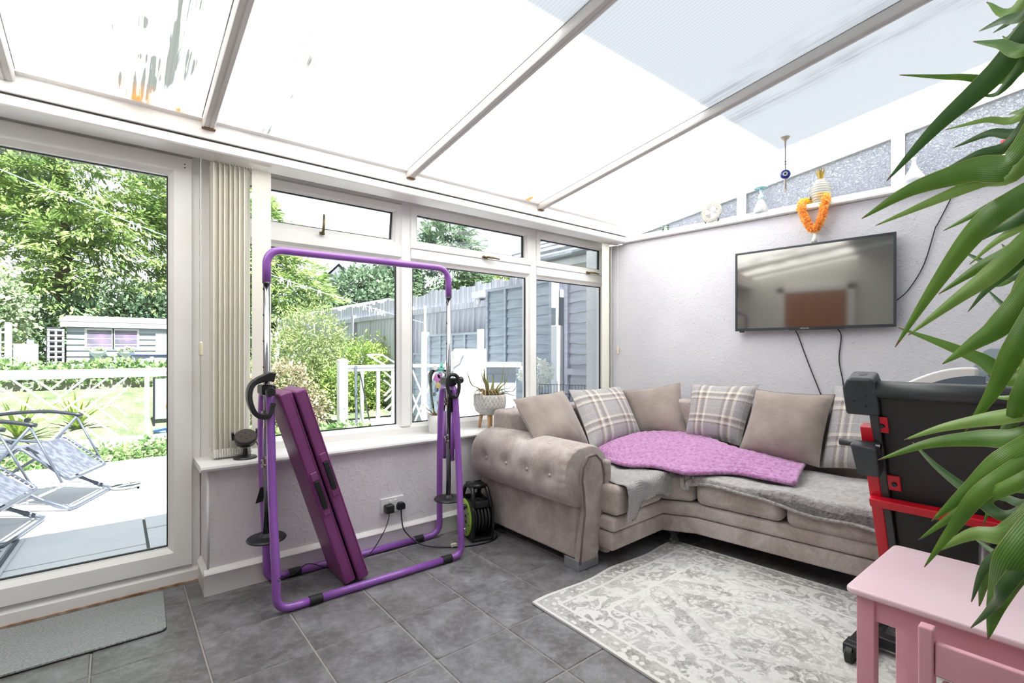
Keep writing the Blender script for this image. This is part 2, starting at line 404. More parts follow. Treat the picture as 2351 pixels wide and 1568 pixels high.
# ---- door_1
FY = 2.95
def frame_prof(w, yf, yb, ch=.012, step=0):
    return [(0, yb), (0, yf+.004), (.004, yf), (w-ch, yf), (w, yf+ch), (w, yb)]
d1 = struct('door_1')
part('frame', MB().ring(-.69, .338, 0.0, 2.168, frame_prof(.046, FY-.012, 3.02)), 'upvc', d1, auto=30)
part('leaf', MB().ring(-.635, .302, .088, 2.116, frame_prof(.098, FY-.03, 3.0, .022)), 'upvc', d1, auto=30)
part('gasket', MB().ring(-.539, .206, .184, 2.020, [(0, 2.985), (0, 2.968), (.006, 2.968), (.006, 2.985)]), 'gasket', d1)
part('pane', MB().box(-.537, .204, 2.974, 2.984, .186, 2.018), 'glass', d1)
part('threshold', MB().extrude([(-.69, y, z) for y, z in [(3.05, -.02), (2.925, 0.0), (2.925, .055), (2.94, .075), (2.96, .088), (3.05, .088)]], (1.03, 0, 0)), 'upvc', d1, auto=30)
part('sealant', MB().box(-.69, .33, 2.917, 2.927, 0.0, .010), mat('grubby_sealant', L(190, 172, 148), .7, c2=L(140, 100, 70), ns=20), d1)
for z in (2.093, 2.11): part('screw_cap', MB().lathe([(0, 0), (.003, 0), (.003, .001)], (.27, 2.918, z-.03), 8, Matrix.Rotation(PI/2, 3, 'X')), 'gasket', d1)
# ---- window_1 : three bays, top lights over fixed panes
w1 = struct('window_1')
WX0, WX1, WZ0, WZ1 = .338, 3.50, .612, 2.158
MX = (1.486, 2.595); TZ = 1.80
part('outer_frame', MB().ring(WX0, WX1, WZ0, WZ1, frame_prof(.05, FY, 3.03, .01)), 'upvc', w1, auto=30)
mulprof = [(-.041, 3.03), (-.041, FY+.012), (-.03, FY-.004), (.03, FY-.004), (.041, FY+.012), (.041, 3.03)]
for x in MX: part('mullion', MB().extrude([(x+t, y, WZ0+.052) for t, y in mulprof], (0, 0, WZ1-WZ0-.085)), 'upvc', w1, auto=30)
bays = [(WX0+.05, MX[0]-.041), (MX[0]+.041, MX[1]-.041), (MX[1]+.041, WX1-.05)]
for k, (x0, x1) in enumerate(bays):
    part('transom', MB().extrude([(x0-.005, y, TZ+t) for t, y in [(-.046, 3.03), (-.046, FY+.012), (-.03, FY-.004), (.03, FY-.004), (.046, FY+.012), (.046, 3.03)]], (x1-x0+.01, 0, 0)), 'upvc', w1, auto=30)
    # fixed pane
    z0, z1 = WZ0+.05, TZ-.046
    part('bead', MB().ring(x0, x1, z0, z1, [(0, 2.99), (0, FY+.012), (.016, FY+.022), (.016, 2.99)]), 'upvc', w1)
    part('gasket', MB().ring(x0+.016, x1-.016, z0+.016, z1-.016, [(0, 2.99), (0, 2.976), (.006, 2.976), (.006, 2.99)]), 'gasket', w1)
    part('pane', MB().box(x0+.017, x1-.017, 2.98, 2.988, z0+.017, z1-.017), 'glass', w1)
    # top light
    z0, z1 = TZ+.046, WZ1-.05
    sash = MB().ring(x0-.012, x1+.012, z0-.012, z1+.012, frame_prof(.055, FY-.012, 3.0, .016))
    gk = MB().ring(x0+.043, x1-.043, z0+.043, z1-.043, [(0, 2.99), (0, 2.972), (.006, 2.972), (.006, 2.99)])
    pn = MB().box(x0+.044, x1-.044, 2.978, 2.986, z0+.044, z1-.044)
    if k == 0:                                              # hung open at the top, foot swung outwards
        Mx = Matrix.Translation((0, FY, z1-.012)) @ Matrix.Rotation(math.radians(7), 4, 'X') @ Matrix.Translation((0, -FY, -z1))
        for q in (sash, gk, pn): q.v = [tuple(Mx @ Vector(p)) for p in q.v]
    so = part('sash', sash, 'upvc', w1, auto=30); part('gasket', gk, 'gasket', so); part('pane', pn, 'glass', so)
    hx = [at(737, 515, y=FY).x, at(1112, 590, y=FY).x, at(1348, 628, y=FY).x][k]; zz = 1.842; yy = FY-.012
    h = MB().box(hx-.014, hx+.014, yy-.012, yy, zz-.008, zz+.008)
    if k == 0: h.tube([(hx, yy-.01, zz), (hx, yy-.03, zz+.01), (hx+.002, yy-.034, zz+.05), (hx+.004, yy-.03, zz+.105)], [.007, .008, .007, .005], 8)
    else: h.tube([(hx, yy-.01, zz), (hx, yy-.03, zz), (hx+.05, yy-.034, zz), (hx+.11, yy-.028, zz-.003)], [.007, .008, .007, .005], 8); h.lathe([(0, 0), (.009, 0), (.009, .016), (0, .018)], (hx-.02, yy, zz+.003), 10, Matrix.Rotation(PI/2, 3, 'X'))
    part('handle', h, 'brass', w1, smooth=True)
# ---- ledge and triangular window_2 above the TV wall
OFF = -.07
lg = MB(); lg.extrude([wall(-.06, z, o) for z, o in [(2.103, -.16), (2.103, .030), (2.108, .036), (2.120, .038), (2.132, .036), (2.138, .030), (2.142, 0), (2.142, -.16)]], WT*4.2)
struct('trim_3', lg, 'sillw', auto=40)['label'] = 'white ledge running along the top of the wall above the screen'
w2 = struct('window_2')
def sz(u, v):
    p = onwall(u, v, OFF); return (p-(WP+WN*OFF)).dot(WT), p.z
s0, z0 = sz(1470, 535); s1, z1 = sz(2046, 317); sl_ = (z1-z0)/(s1-s0)
gtop = lambda s: z0+sl_*(s-s0)
gb = sz(1713, 490)[1]-.004
muls = [(sz(1693, 480)[0], sz(1713, 480)[0]), (sz(2046, 370)[0], sz(2078, 370)[0]), (2.82, 2.9)]
sA = s0+(gb-z0)/sl_
spans = [(sA, muls[0][0]), (muls[0][1], muls[1][0]), (muls[1][1], muls[2][0]), (muls[2][1], 3.9)]
def ptex():
    k = N('pebbled_glass'); co = k.coord('Object'); h = k.noise(co, 62, 2, .5, 1.2); nm = k.bump(h, .9, .02)
    g = k.n('BsdfGlossy'); g.inputs[0].default_value = (.9, .93, 1, 1); g.inputs['Roughness'].default_value = .12; k.t.links.new(nm, g.inputs['Normal'])
    t = k.n('BsdfTranslucent'); t.inputs[0].default_value = (.53, .55, .62, 1); k.t.links.new(nm, t.inputs['Normal'])
    tp = k.n('BsdfTransparent'); tp.inputs[0].default_value = (.55, .57, .64, 1)
    return k.done(k.mixs(.18, k.mixs(.25, t.outputs[0], tp.outputs[0]), g.outputs[0]))
M['pebble'] = ptex()
for a, b in spans:
    zt = lambda s: max(gb+.001, gtop(s))
    poly = [(a, gb), (b, gb), (b, zt(b)), (a, zt(a))] if zt(a) > gb+.01 else [(a, gb), (b, gb), (b, zt(b))]
    part('pane', MB().extrude([wall(s, z, OFF-.02) for s, z in poly], -WN*.006), 'pebble', w2)
    g = MB(); g.tube([wall(s, z, OFF-.012) for s, z in poly], .004, 4, closed=True); part('gasket', g, 'gasket', w2)
fr = MB()
fr.extrude([wall(s, z, OFF) for s, z in [(-.1, 2.14), (3.95, 2.14), (3.95, gb), (-.1, gb)]], -WN*.06)
fr.extrude([wall(s, z, OFF) for s, z in [(sA-.02, gb-.01), (3.95, gtop(3.95)), (3.95, gtop(3.95)+.075), (-.1, gtop(-.1)+.075), (-.1, 2.12), (sA-.06, 2.14)]], -WN*.06)
part('outer_frame', fr, 'upvc', w2)
for a, b in muls: part('mullion', MB().extrude([wall(s, z, OFF+.008) for s, z in [(a, gb-.01), (b, gb-.01), (b, gtop(b)+.02), (a, gtop(a)+.02)]], -WN*.06), 'upvc', w2)

# ---- the house that stands behind the conservatory and shades the top of the roof
hs = struct('house_wall', MB().box(-9, 3.40, -6.5, -1.37, -.3, 6.9), mat('rendered_house', L(214, 208, 200), .85))

# ================================================================== GARDEN
def leafmat(name, c, c2, trl=.35, ns=2.5, rough=.5):
    k = N(name); co = k.coord('Object'); n = k.noise(co, ns, 3, .6); n2 = k.noise(co, ns*9, 1)
    f = k.math('ADD', k.math('MULTIPLY', n, .6), k.math('MULTIPLY', n2, .4))
    col = k.mix(k.ramp(f, [(.4, 0.), (.6, 1.)]), c, c2)
    t = k.n('BsdfTranslucent'); k.set(t.inputs[0], col)
    return k.done(k.mixs(trl, k.pri(col, rough, 0, .35), t.outputs[0]))
M['conifer'] = leafmat('conifer_green', L(112, 142, 84), L(182, 200, 128), ns=1.2)
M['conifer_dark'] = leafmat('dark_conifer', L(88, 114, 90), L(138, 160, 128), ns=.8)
M['bush'] = leafmat('yellow_green_leaf', L(118, 140, 88), L(176, 188, 132), ns=2)
M['bush2'] = leafmat('mid_green_leaf', L(108, 140, 70), L(176, 194, 112), ns=2)
M['pinkbush'] = leafmat('pinkish_leaf', L(132, 140, 96), L(190, 170, 154), ns=2.2)
M['variegated'] = leafmat('cream_and_green_leaf', L(104, 136, 84), L(216, 224, 196), ns=2.5)
M['ivy'] = leafmat('ivy_leaf', L(84, 124, 70), L(168, 190, 136), ns=3)
M['spear'] = leafmat('spear_leaf', L(120, 150, 70), L(190, 205, 110), ns=3)
M['bark'] = mat('bark', L(96, 82, 70), .9)
def quads_mesh(name, P, D, W, ln, wd, m):
    """diamond leaves: P base points, D direction, W width direction"""
    n = len(P); v = np.empty((n, 4, 3)); ln = ln[:, None]; wd = wd[:, None]
    mid = P+D*ln*.45; nrm = np.cross(D, W)
    v[:, 0] = P; v[:, 1] = mid+W*wd*.5+nrm*wd*.12; v[:, 2] = P+D*ln; v[:, 3] = mid-W*wd*.5+nrm*wd*.12
    me = bpy.data.meshes.new(name); me.vertices.add(n*4); me.vertices.foreach_set('co', v.ravel())
    me.loops.add(n*4); me.loops.foreach_set('vertex_index', np.arange(n*4, dtype=np.int32))
    me.polygons.add(n); me.polygons.foreach_set('loop_start', np.arange(0, n*4, 4, dtype=np.int32)); me.polygons.foreach_set('loop_total', np.full(n, 4, dtype=np.int32))
    me.update(calc_edges=True); me.validate(); return me
def unit(a): return a/np.maximum(np.linalg.norm(a, axis=1, keepdims=True), 1e-9)
def cloud(blobs, n, size, aspect=.5, droop=0., out=.7, shell=(.72, 1.06), lump=0.25):
    w = np.array([b[3]*b[4]+b[4]*b[5]+b[3]*b[5] for b in blobs]); idx = RNG.choice(len(blobs), n, p=w/w.sum())
    B = np.array(blobs)[idx]; d = unit(RNG.normal(size=(n, 3)))
    k = 5+RNG.random(1)[0]*2
    bumpy = 1+lump*np.sin(d[:, :1]*k+idx[:, None]*1.7)*np.sin(d[:, 1:2]*k*1.3+idx[:, None])*np.cos(d[:, 2:]*k*1.1)
    r = RNG.uniform(shell[0], shell[1], (n, 1))*bumpy
    P = B[:, :3]+d*B[:, 3:6]*r
    D = unit(d*out+RNG.normal(size=(n, 3))*.6+np.array([0, 0, -droop])); W = unit(np.cross(D, unit(RNG.normal(size=(n, 3)))))
    ln = RNG.uniform(.6, 1.3, n)*size
    return P, D, W, ln, ln*aspect
def fan_cloud(blobs, nf, per, size, fan, droop=.35):
    w = np.array([b[3]*b[4]+b[4]*b[5]+b[3]*b[5] for b in blobs]); idx = RNG.choice(len(blobs), nf, p=w/w.sum()); B = np.array(blobs)[idx]
    d = unit(RNG.normal(size=(nf, 3))); C = B[:, :3]+d*B[:, 3:6]*RNG.uniform(.72, 1.08, (nf, 1))
    h = unit(d*np.array([1, 1, .35])+RNG.normal(size=(nf, 3))*.25+np.array([0, 0, -droop])); s = unit(np.cross(h, np.array([0, 0, 1.0])+RNG.normal(size=(nf, 3))*.25)); f = fan*RNG.uniform(.6, 1.4, (nf, 1))
    h, s, C, f = [np.repeat(a, per, axis=0) for a in (h, s, C, f)]; n = nf*per
    a = RNG.uniform(-1, 1, (n, 1)); t = RNG.random((n, 1)); P = C+h*f*t+s*f*a*.55*(1-.6*t)+RNG.normal(size=(n, 3))*.04*fan
    D = unit(h+s*a*.9+RNG.normal(size=(n, 3))*.22); W = unit(np.cross(D, np.cross(h, s))+RNG.normal(size=(n, 3))*.3); ln = RNG.uniform(.6, 1.3, n)*size
    return P, D, W, ln, ln*.3
def plant(name, label, cat, loc, blobs, n, size, m, aspect=.5, droop=0., out=.7, trunk=.12, group=None, crown='crown', lump=.25, shell=(.72, 1.06), trunkh=None, fans=None):
    t = thing(name, label, cat, loc, 0, group)
    P, D, W, ln, wd = fan_cloud(blobs, fans[0], n//fans[0], size, fans[1]) if fans else cloud(blobs, n, size, aspect, droop, out, shell, lump)
    me = quads_mesh(crown, P, D, W, ln, wd, m); o = part(crown, me, m, t, local=True)
    top = trunkh or max(b[2] for b in blobs)
    part('trunk', MB().tube([(0, 0, -.05), (.03, .02, top*.5), (0, 0, top)], [trunk, trunk*.8, trunk*.35], 8), 'bark', t, local=True, smooth=True)
    return t
# ---- ground, terraces, paving
def gz(y): return -.1 if y < 8.2 else min(.62, -.1+(y-8.2)*.19)
g = MB()
g.grid(lambda u, v: (-40+90*u, 6.9+40*v, (-.22 if v < .01 else gz(6.9+40*v)-.06)), 18, 60)
def grass_mat():
    k = N('lawn'); co = k.coord('Object'); n = k.noise(co, 3, 4); n2 = k.noise(co, 40, 3)
    col = k.ramp(k.math('ADD', k.math('MULTIPLY', n, .5), k.math('MULTIPLY', n2, .5)), [(.35, L(78, 92, 66)), (.5, L(108, 118, 90)), (.62, L(140, 142, 122))])
    return k.done(k.pri(col, .9, 0, .1, k.bump(n2, .8, .03)))
M['grass'] = grass_mat()
struct('ground', g, 'grass')
struct('ground_beside', MB().box(4.4, 30, -8, 6.9, -.4, -.2), 'grass')
M['slab'] = mat('pale_paving', L(236, 235, 234), .8, c2=L(226, 226, 228), ns=3, bump=.2, bs=40)
M['mortar'] = mat('dark_joint', L(116, 116, 112), .9)
pat = struct('patio', MB().box(-9, 3.98, 3.0, 6.95, -.3, -.096), 'mortar')
rows = [(2.99, 3.93), (3.93, 4.60), (4.60, 5.35), (5.35, 6.10), (6.10, 6.93)]; rows2 = [(2.99, 3.35), (3.35, 4.262), (4.262, 4.9), (4.9, 5.6), (5.6, 6.3), (6.3, 6.93)]
xs1 = [.165-.93*i for i in range(8)]; xs2 = [.165+.64*i for i in range(7)]
for xs, rw, sg in ((xs1, rows, -1), (xs2, rows2, 1)):
    for y0, y1 in rw:
        for i in range(len(xs)-1):
            a, b = sorted((xs[i], xs[i+1])); b = min(b, 3.95)
            dz = random.uniform(-.003, .003)
            part('slab', MB().box(a+.009, b-.009, y0+.007, y1-.007, -.13, -.08+dz), 'slab', pat)
part('kerb', MB().box(-9, 3.98, 6.90, 7.02, -.3, -.065), 'slab', pat)
# ---- white railing of the deck (chinese-chippendale panels)
M['outwhite'] = mat('white_timber', L(206, 207, 211), .5)
ry = 8.1
rl = thing('deck_railing', 'white timber railing with slanted lattice panels seen through the door', 'railing', (-1.5, ry, -.1))
X0, X1 = -3.6, .95
part('top_rail', MB().box(X0, X1, ry-.06, ry+.06, .885, .935), 'outwhite', rl, bevel=.008); part('under_rail', MB().box(X0, X1, ry-.03, ry+.03, .825, .885), 'outwhite', rl)
part('bottom_rail', MB().box(X0, X1, ry-.03, ry+.03, -.06, .03), 'outwhite', rl); part('kick_board', MB().box(X0, X1, ry-.02, ry+.02, .03, .055), 'outwhite', rl)
for x in (.33, .60, .90, -1.95, -2.25): part('baluster', MB().box(x-.025, x+.025, ry-.02, ry+.02, .05, .83), 'outwhite', rl)
def slats(rl, lines, ox, oy, k):
    for i, (x0, y0, x1, y1) in enumerate(lines):
        lean = .004 if (x1-x0)*(y1-y0) > 0 else -.004
        a, b = at(ox+x0/k, oy+y0/k, y=ry+lean), at(ox+x1/k, oy+y1/k, y=ry+lean)
        part('slat', MB().bar(a, b, .02, .045, (0, 1, 0)), 'outwhite', rl)
slats(rl, [(130, 270, 770, 700), (20, 400, 640, 810), (430, 270, 770, 500), (150, 680, 360, 830), (930, 620, 1650, 1100), (1200, 600, 1650, 930), (1440, 590, 1640, 745), (1100, 900, 1400, 1130), (780, 900, 1000, 1040),
           (640, 810, 1385, 260), (1070, 690, 1630, 255), (660, 600, 1110, 260), (660, 410, 850, 260), (1310, 670, 1640, 390), (370, 830, 490, 740), (590, 1110, 930, 830), (-500, 800, 20, 400), (-420, 900, 150, 680), (-300, 270, 20, 470)], 0, 820, 5.6)
rl2 = thing('deck_railing', 'white railing section with a square capped post seen through the left window pane', 'railing', (2.9, ry, -.1))
part('post', MB().box(2.86, 3.0, ry-.07, ry+.07, -.12, .99), 'outwhite', rl2, bevel=.006); part('post_cap', MB().extrude([(2.85, ry-.08, .99), (3.01, ry-.08, .99), (3.01, ry+.08, .99), (2.85, ry+.08, .99)], (0, 0, .02)).lathe([(.09, 1.01), (0, 1.05)], (2.93, ry, 0), 4), 'outwhite', rl2)
part('top_rail', MB().box(3.0, 4.2, ry-.05, ry+.05, .885, .925), 'outwhite', rl2, bevel=.006); part('under_rail', MB().box(3.0, 4.2, ry-.03, ry+.03, .825, .885), 'outwhite', rl2); part('bottom_rail', MB().box(3.0, 4.2, ry-.04, ry+.04, -.12, .0), 'outwhite', rl2)
for x in (3.26, 3.55, 3.83): part('baluster', MB().box(x-.028, x+.028, ry-.02, ry+.02, 0, .83), 'outwhite', rl2)
slats(rl2, [(1840, 610, 2100, 835), (1840, 740, 2100, 960), (1840, 970, 1975, 840), (1850, 1050, 2060, 850), (1850, 1190, 2160, 900), (1890, 1260, 2160, 1010)], 600, 760, 6.532)
# ---- close-board fence along the right
M['fence'] = mat('weathered_grey_board', L(190, 191, 203), .85, c2=L(163, 165, 178), ns=3, stretch=(10, 10, .7), lo=.42, hi=.6)
M['lap'] = mat('blue_grey_stain', L(156, 165, 176), .8, c2=L(142, 151, 163), ns=3, stretch=(.8, .8, 8), lo=.42, hi=.6, bump=.4, bs=30)
M['lap_dark'] = mat('slate_grey_stain', L(176, 177, 191), .8, c2=L(163, 164, 179), ns=3, stretch=(.8, .8, 8), lo=.42, hi=.6, bump=.4, bs=30)
fe = thing('board_fence', 'tall weathered grey fence of upright boards behind the low panels', 'fence', (4.3, 10, -.1))
bm_ = MB().box(4.285, 4.305, -.068, .068, -.1, 2.2).mesh('board'); bm_.materials.append(M['fence'])
yy = 4.3; i = 0
while yy < 18.2:
    inst(bm_, 'board', fe, (random.uniform(-.006, .006), yy, random.uniform(-.05, .02)), scale=(1, 1, 1)); yy += .142; i += 1
for z in (.5, 1.82): part('rail', MB().box(4.22, 4.285, 4.3, 18.2, z, z+.09), 'fence', fe)
for y in (8.2, 11.0, 13.8, 16.6): part('post', MB().box(4.20, 4.285, y-.05, y+.05, -.2, 1.98), 'fence', fe)
def wavy(x, y0, y1, z0, z1, t, seed):
    m = MB(); r = random.Random(seed); n = 8; ph = r.random()*6; o = 0
    for i in range(n+1):
        y = y0+(y1-y0)*i/n; w = .008*math.sin(ph+i*1.7)
        m.v += [(x-t, y, z0+w), (x-t*.3, y, z1), (x+.012-t*.3, y, z1), (x+.012-t, y, z0+w)]
    for i in range(n):
        a, b = i*4, i*4+4
        for k in range(4): m.f.append((a+k, a+(k+1) % 4, b+(k+1) % 4, b+k))
    m.f += [(0, 1, 2, 3), (n*4+3, n*4+2, n*4+1, n*4)]
    return m
def lap_panel(x, ya, yb, za, zb, label, battens, m='lap', mids=()):
    t = thing('lap_fence', label, 'fence panel', (x, (ya+yb)/2, -.1), 0, None)
    z = za; k = 0
    while z < zb-.03: part('slat', wavy(x, ya+.02, yb-.02, z, min(z+.135, zb), .034, k*7+int(ya*10)), m, t); z += .115; k += 1
    for y in battens: part('batten', MB().box(x-.05, x-.025, y-.022, y+.022, za-.02, zb), m, t)
    for y in (ya+.025, yb-.025): part('batten', MB().box(x-.055, x+.02, y-.025, y+.025, za-.1, zb), m, t)
    part('cap_rail', MB().box(x-.06, x+.02, ya, yb, zb, zb+.03), m, t)
    for zz in mids: part('cross_rail', MB().box(x-.058, x-.02, ya, yb, zz-.035, zz+.035), m, t)
    part('gravel_board', MB().box(x-.02, x+.02, ya, yb, -.15, za), m, t); return t
lap_panel(4.0, 5.60, 7.05, -.05, 1.40, 'low slate grey lapped fence panel between two white posts', (6.0, 6.35, 6.7), 'lap')
lap_panel(4.0, 4.16, 5.47, -.02, 1.97, 'full height blue grey lapped fence panel left of the second mullion', (4.55, 5.05), 'lap', (.93,))
lap_panel(4.0, 3.96-.9, 3.95, -.02, 1.97, 'lavender grey lapped fence panel beside the right blind', (3.5,), 'lap_dark', (.93,))
lap_panel(4.0, 7.2, 8.0, -.05, 1.10, 'short grey fence panel beyond the far white post', (7.6,), 'lap')
for y, h, lb, w in ((5.53, 1.46, 'white square fence post between the low and the tall panel', .05), (7.12, 1.47, 'far white square fence post left of the low grey panel', .05), (4.05, 1.45, 'white square fence post with a thin white pole above it', .05)):
    p = thing('fence_post', lb, 'fence post', (3.94, y, -.1)); part('post', MB().box(3.88, 3.98, y-w, y+w, -.15, h), 'outwhite', p, bevel=.006)
    if y < 5: part('pole', MB().tube([(3.93, y, h), (3.93, y-.01, 2.1)], .018, 8), 'outwhite', p)
    if y > 7: part('pole', MB().tube([(3.93, y, h), (3.93, y, 1.9)], .02, 8), 'outwhite', p)
# floodlight on the tall fence
p0 = at(1105, 680, x=4.24); fd = thing('floodlight', 'small white floodlight fixed on the tall grey fence', 'floodlight', p0)
part('housing', MB().box(p0.x-.10, p0.x+.045, p0.y-.16, p0.y+.12, p0.z-.03, p0.z+.06), 'outwhite', fd, bevel=.015); part('sensor', MB().lathe([(.0, -.13), (.03, -.12), (.035, -.06), (.02, -.03)], p0+Vector((-.03, .03, 0)), 12), 'outwhite', fd, smooth=True)
# ---- neighbour's eaves over the fence, far houses
M['rooftile'] = mat('grey_roof_tile', L(158, 160, 168), .8, c2=L(138, 140, 148), ns=6, stretch=(1, 1, 6))
nh = thing('house', 'neighbouring bungalow with grey tiled eaves and gutter beyond the right fence', 'house', (7, 5, -.2))
part('wall', MB().box(5.55, 9, 2.2, 6.3, -.2, 2.46), 'plain_wall', nh)
part('soffit', MB().box(5.2, 5.6, 1.9, 6.6, 2.42, 2.46), 'outwhite', nh); part('fascia', MB().box(5.17, 5.21, 1.9, 6.6, 2.42, 2.6), 'outwhite', nh)
part('gutter', MB().tube([(5.12, 1.9, 2.57), (5.12, 6.6, 2.57)], .055, 10), mat('grey_gutter', L(110, 116, 124), .5), nh)
for k in range(6): part('roof_tile_course', MB().extrude([(5.10+k*.3, 1.85, 2.64+k*.16), (5.42+k*.3, 1.85, 2.80+k*.16), (5.42+k*.3, 1.85, 2.83+k*.16), (5.10+k*.3, 1.85, 2.69+k*.16)], (0, 4.85, 0)), 'rooftile', nh)
part('downpipe', MB().tube([(5.14, 4.55, 2.54), (5.3, 4.5, 2.42), (5.5, 4.5, 2.3), (5.5, 4.5, 0)], .035, 8), 'outwhite', nh)
hf = thing('house', 'far house with a steep pale grey gabled roof above the bushes', 'house', (9, 27, 0))
part('wall', MB().extrude([(7.0, 26, -.2), (11.6, 26, -.2), (11.6, 26, 3.6), (9.3, 26, 5.7), (7.0, 26, 3.6)], (0, 6, 0)), 'plain_wall', hf)
part('roof', MB().extrude([(6.7, 25.8, 3.5), (9.0, 25.8, 6.1), (9.3, 25.8, 6.1), (11.9, 25.8, 3.4), (11.9, 25.8, 3.25), (9.15, 25.8, 5.8), (6.7, 25.8, 3.3)], (0, 6.4, 0)), 'rooftile', hf)
part('gable_board', MB().extrude([(7.2, 25.9, 3.4), (9.15, 25.9, 5.7), (11.3, 25.9, 3.4)], (0, .08, 0)), mat('pale_grey_gable', L(118, 120, 132), .8), hf)
sb = thing('garage', 'grey garage with a low sloping roof beyond the yellow bush', 'garage', (5.5, 17.5, 0))
part('wall', MB().box(4.5, 9.5, 18.6, 23, -.1, 2.25), mat('grey_cladding', L(170, 172, 180), .8), sb)
part('roof', MB().extrude([(4.2, 18.3, 2.15), (4.2, 18.3, 2.3), (8.5, 18.3, 3.3), (9.8, 18.3, 2.9), (9.8, 18.3, 2.7), (8.5, 18.3, 3.1)], (0, 5, 0)), 'rooftile', sb)
# ---- shed with cladding boards
M['shed'] = mat('pale_blue_grey_boards', L(168, 177, 187), .7, c2=L(158, 168, 179), ns=2)
SX0, SX1, SY, SZ0, SZ1 = -.85, 2.6, 15.0, .5, 1.74
sh = thing('shed', 'pale grey weatherboarded summerhouse with two windows under tall conifers', 'shed', (.9, 16, .5))
part('carcass', MB().box(SX0, SX1, SY+.02, 17, SZ0, SZ1+.05), 'shed', sh)
for k in range(9):
    z = SZ0+k*.135
    part('board', MB().extrude([(SX0, SY-.034, z+.012), (SX0, SY+.02, z+.012), (SX0, SY+.02, z+.135), (SX0, SY-.006, z+.135)], (SX1-SX0, 0, 0)), 'shed', sh)
part('roof', MB().extrude([(SX0-.12, SY-.14, SZ1+.10), (SX0-.12, 17.2, SZ1+.32), (SX0-.12, 17.2, SZ1+.36), (SX0-.12, SY-.14, SZ1+.14)], (SX1-SX0+.24, 0, 0)), mat('grey_felt', L(140, 142, 150), .9), sh)
part('fascia', MB().box(SX0-.1, SX1+.1, SY-.13, SY-.10, SZ1-.02, SZ1+.11), 'outwhite', sh)
for x0, x1 in ((-.50, -.06), (.0, .42)):
    wf = part('window', MB().ring(x0-.04, x1+.04, 1.22, 1.70, [(0, SY), (0, SY-.04), (.04, SY-.04), (.04, SY)]), 'outwhite', sh)
    part('pane', MB().box(x0, x1, SY-.032, SY-.026, 1.26, 1.66), mat('dark_shed_glass', L(96, 96, 108), .15, c2=L(130, 112, 140), ns=4), wf)
part('door', MB().box(.78, 1.5, SY-.045, SY-.02, SZ0, 1.62), 'outwhite', sh)
for x in (-.31, .21):
    wp = thing('wall_planter', 'half round grey wall planter under the %s shed window' % ('left' if x < 0 else 'right'), 'planter', (x, SY-.03, 1.1))
    m = MB(); m.grid(lambda u, v: (x+.16*(1-.75*v**2)*math.cos(PI*u), SY-.025-.16*(1-.75*v**2)*math.sin(PI*u), 1.17-.16*v), 12, 5); part('basket', m, mat('galvanised', L(176, 188, 192), .5), wp, smooth=True)
    P, D, W, ln, wd = cloud([(x, SY-.1, 1.2, .15, .07, .06)], 130, .05, .8); me = quads_mesh('foliage', P, D, W, ln, wd, 'variegated'); part('foliage', me, 'variegated', wp, local=True)
    bpy.data.objects[wp.children[-1].name].location = Vector((-x, -(SY-.03), -1.1))
# ---- trellises beside the shed
def trellis(name, label, x0, x1, y, z0, z1, sp, m='outwhite'):
    t = thing('trellis', label, 'trellis', ((x0+x1)/2, y, z0))
    x = x0
    while x <= x1+.001: part('slat', MB().box(x-.018, x+.018, y-.01, y, z0, z1), m, t); x += sp
    z = z0+.05
    while z <= z1: part('slat', MB().box(x0-.02, x1+.02, y-.022, y-.01, z-.016, z+.016), m, t); z += sp
    return t
trellis('trellis', 'narrow white trellis panel against the left end of the shed', -1.14, -.90, 14.9, .75, 1.66, .12)
part('gap_shade', MB().box(-1.18, -.88, 14.93, 14.96, .6, 1.70), mat('dark_gap', L(46, 48, 56), .8), bpy.data.objects['trellis'])  # dark sheet standing in for the shaded gap behind the slats
trellis('trellis', 'wide white trellis fence left of the shed under the pale shrub', -3.4, -1.75, 14.2, .7, 1.62, .2)
for x, lb in ((-1.68, 'white gate post at the right end of the wide trellis'), (-1.36, 'thin white post between the trellises')):
    p = thing('gate_post', lb, 'post', (x, 14.2, .5)); part('post', MB().box(x-.05, x+.05, 14.15, 14.25, .5, 1.75 if x < -1.5 else 1.4), 'outwhite', p)
gp = thing('rough_screen', 'rough pale grey board panel between the two trellises', 'panel', (-1.5, 14.3, .5)); part('board', MB().box(-1.62, -1.25, 14.28, 14.32, .5, 1.32), 'fence', gp)
bn = thing('garden_bench', 'low pale bench in front of the wide trellis', 'bench', (-2.3, 13.4, .6))
part('seat', MB().box(-3.0, -1.9, 13.2, 13.6, .98, 1.04), 'outwhite', bn); [part('leg', MB().box(x-.04, x+.04, 13.25, 13.55, .55, .98), 'outwhite', bn) for x in (-2.8, -2.0)]
# ---- tub / paddling pool by the shed
tb = thing('garden_tub', 'round grey tub with a blue rim in front of the shed', 'tub', (.72, 13.6, .55))
part('wall', MB().lathe([(.33, .5), (.44, 1.08), (.43, 1.08), (.32, .52)], (.72, 13.6, 0), 28), mat('grey_tub', L(170, 182, 190), .5), tb, smooth=True)
part('rim', MB().tube([(.72+.45*math.cos(a), 13.6+.45*math.sin(a), 1.09) for a in np.linspace(0, 2*PI, 28, endpoint=False)], .022, 6, closed=True), mat('blue_rim', L(92, 96, 178), .4), tb, smooth=True)
for k in range(6):
    a = k*PI/3+.3; part('strut', MB().box(-.03, .03, -.01, .01, .5, 1.06, Matrix.Translation((.72+.43*math.cos(a), 13.6+.43*math.sin(a), 0)) @ Matrix.Rotation(a+PI/2, 4, 'Z')), 'outwhite', tb)
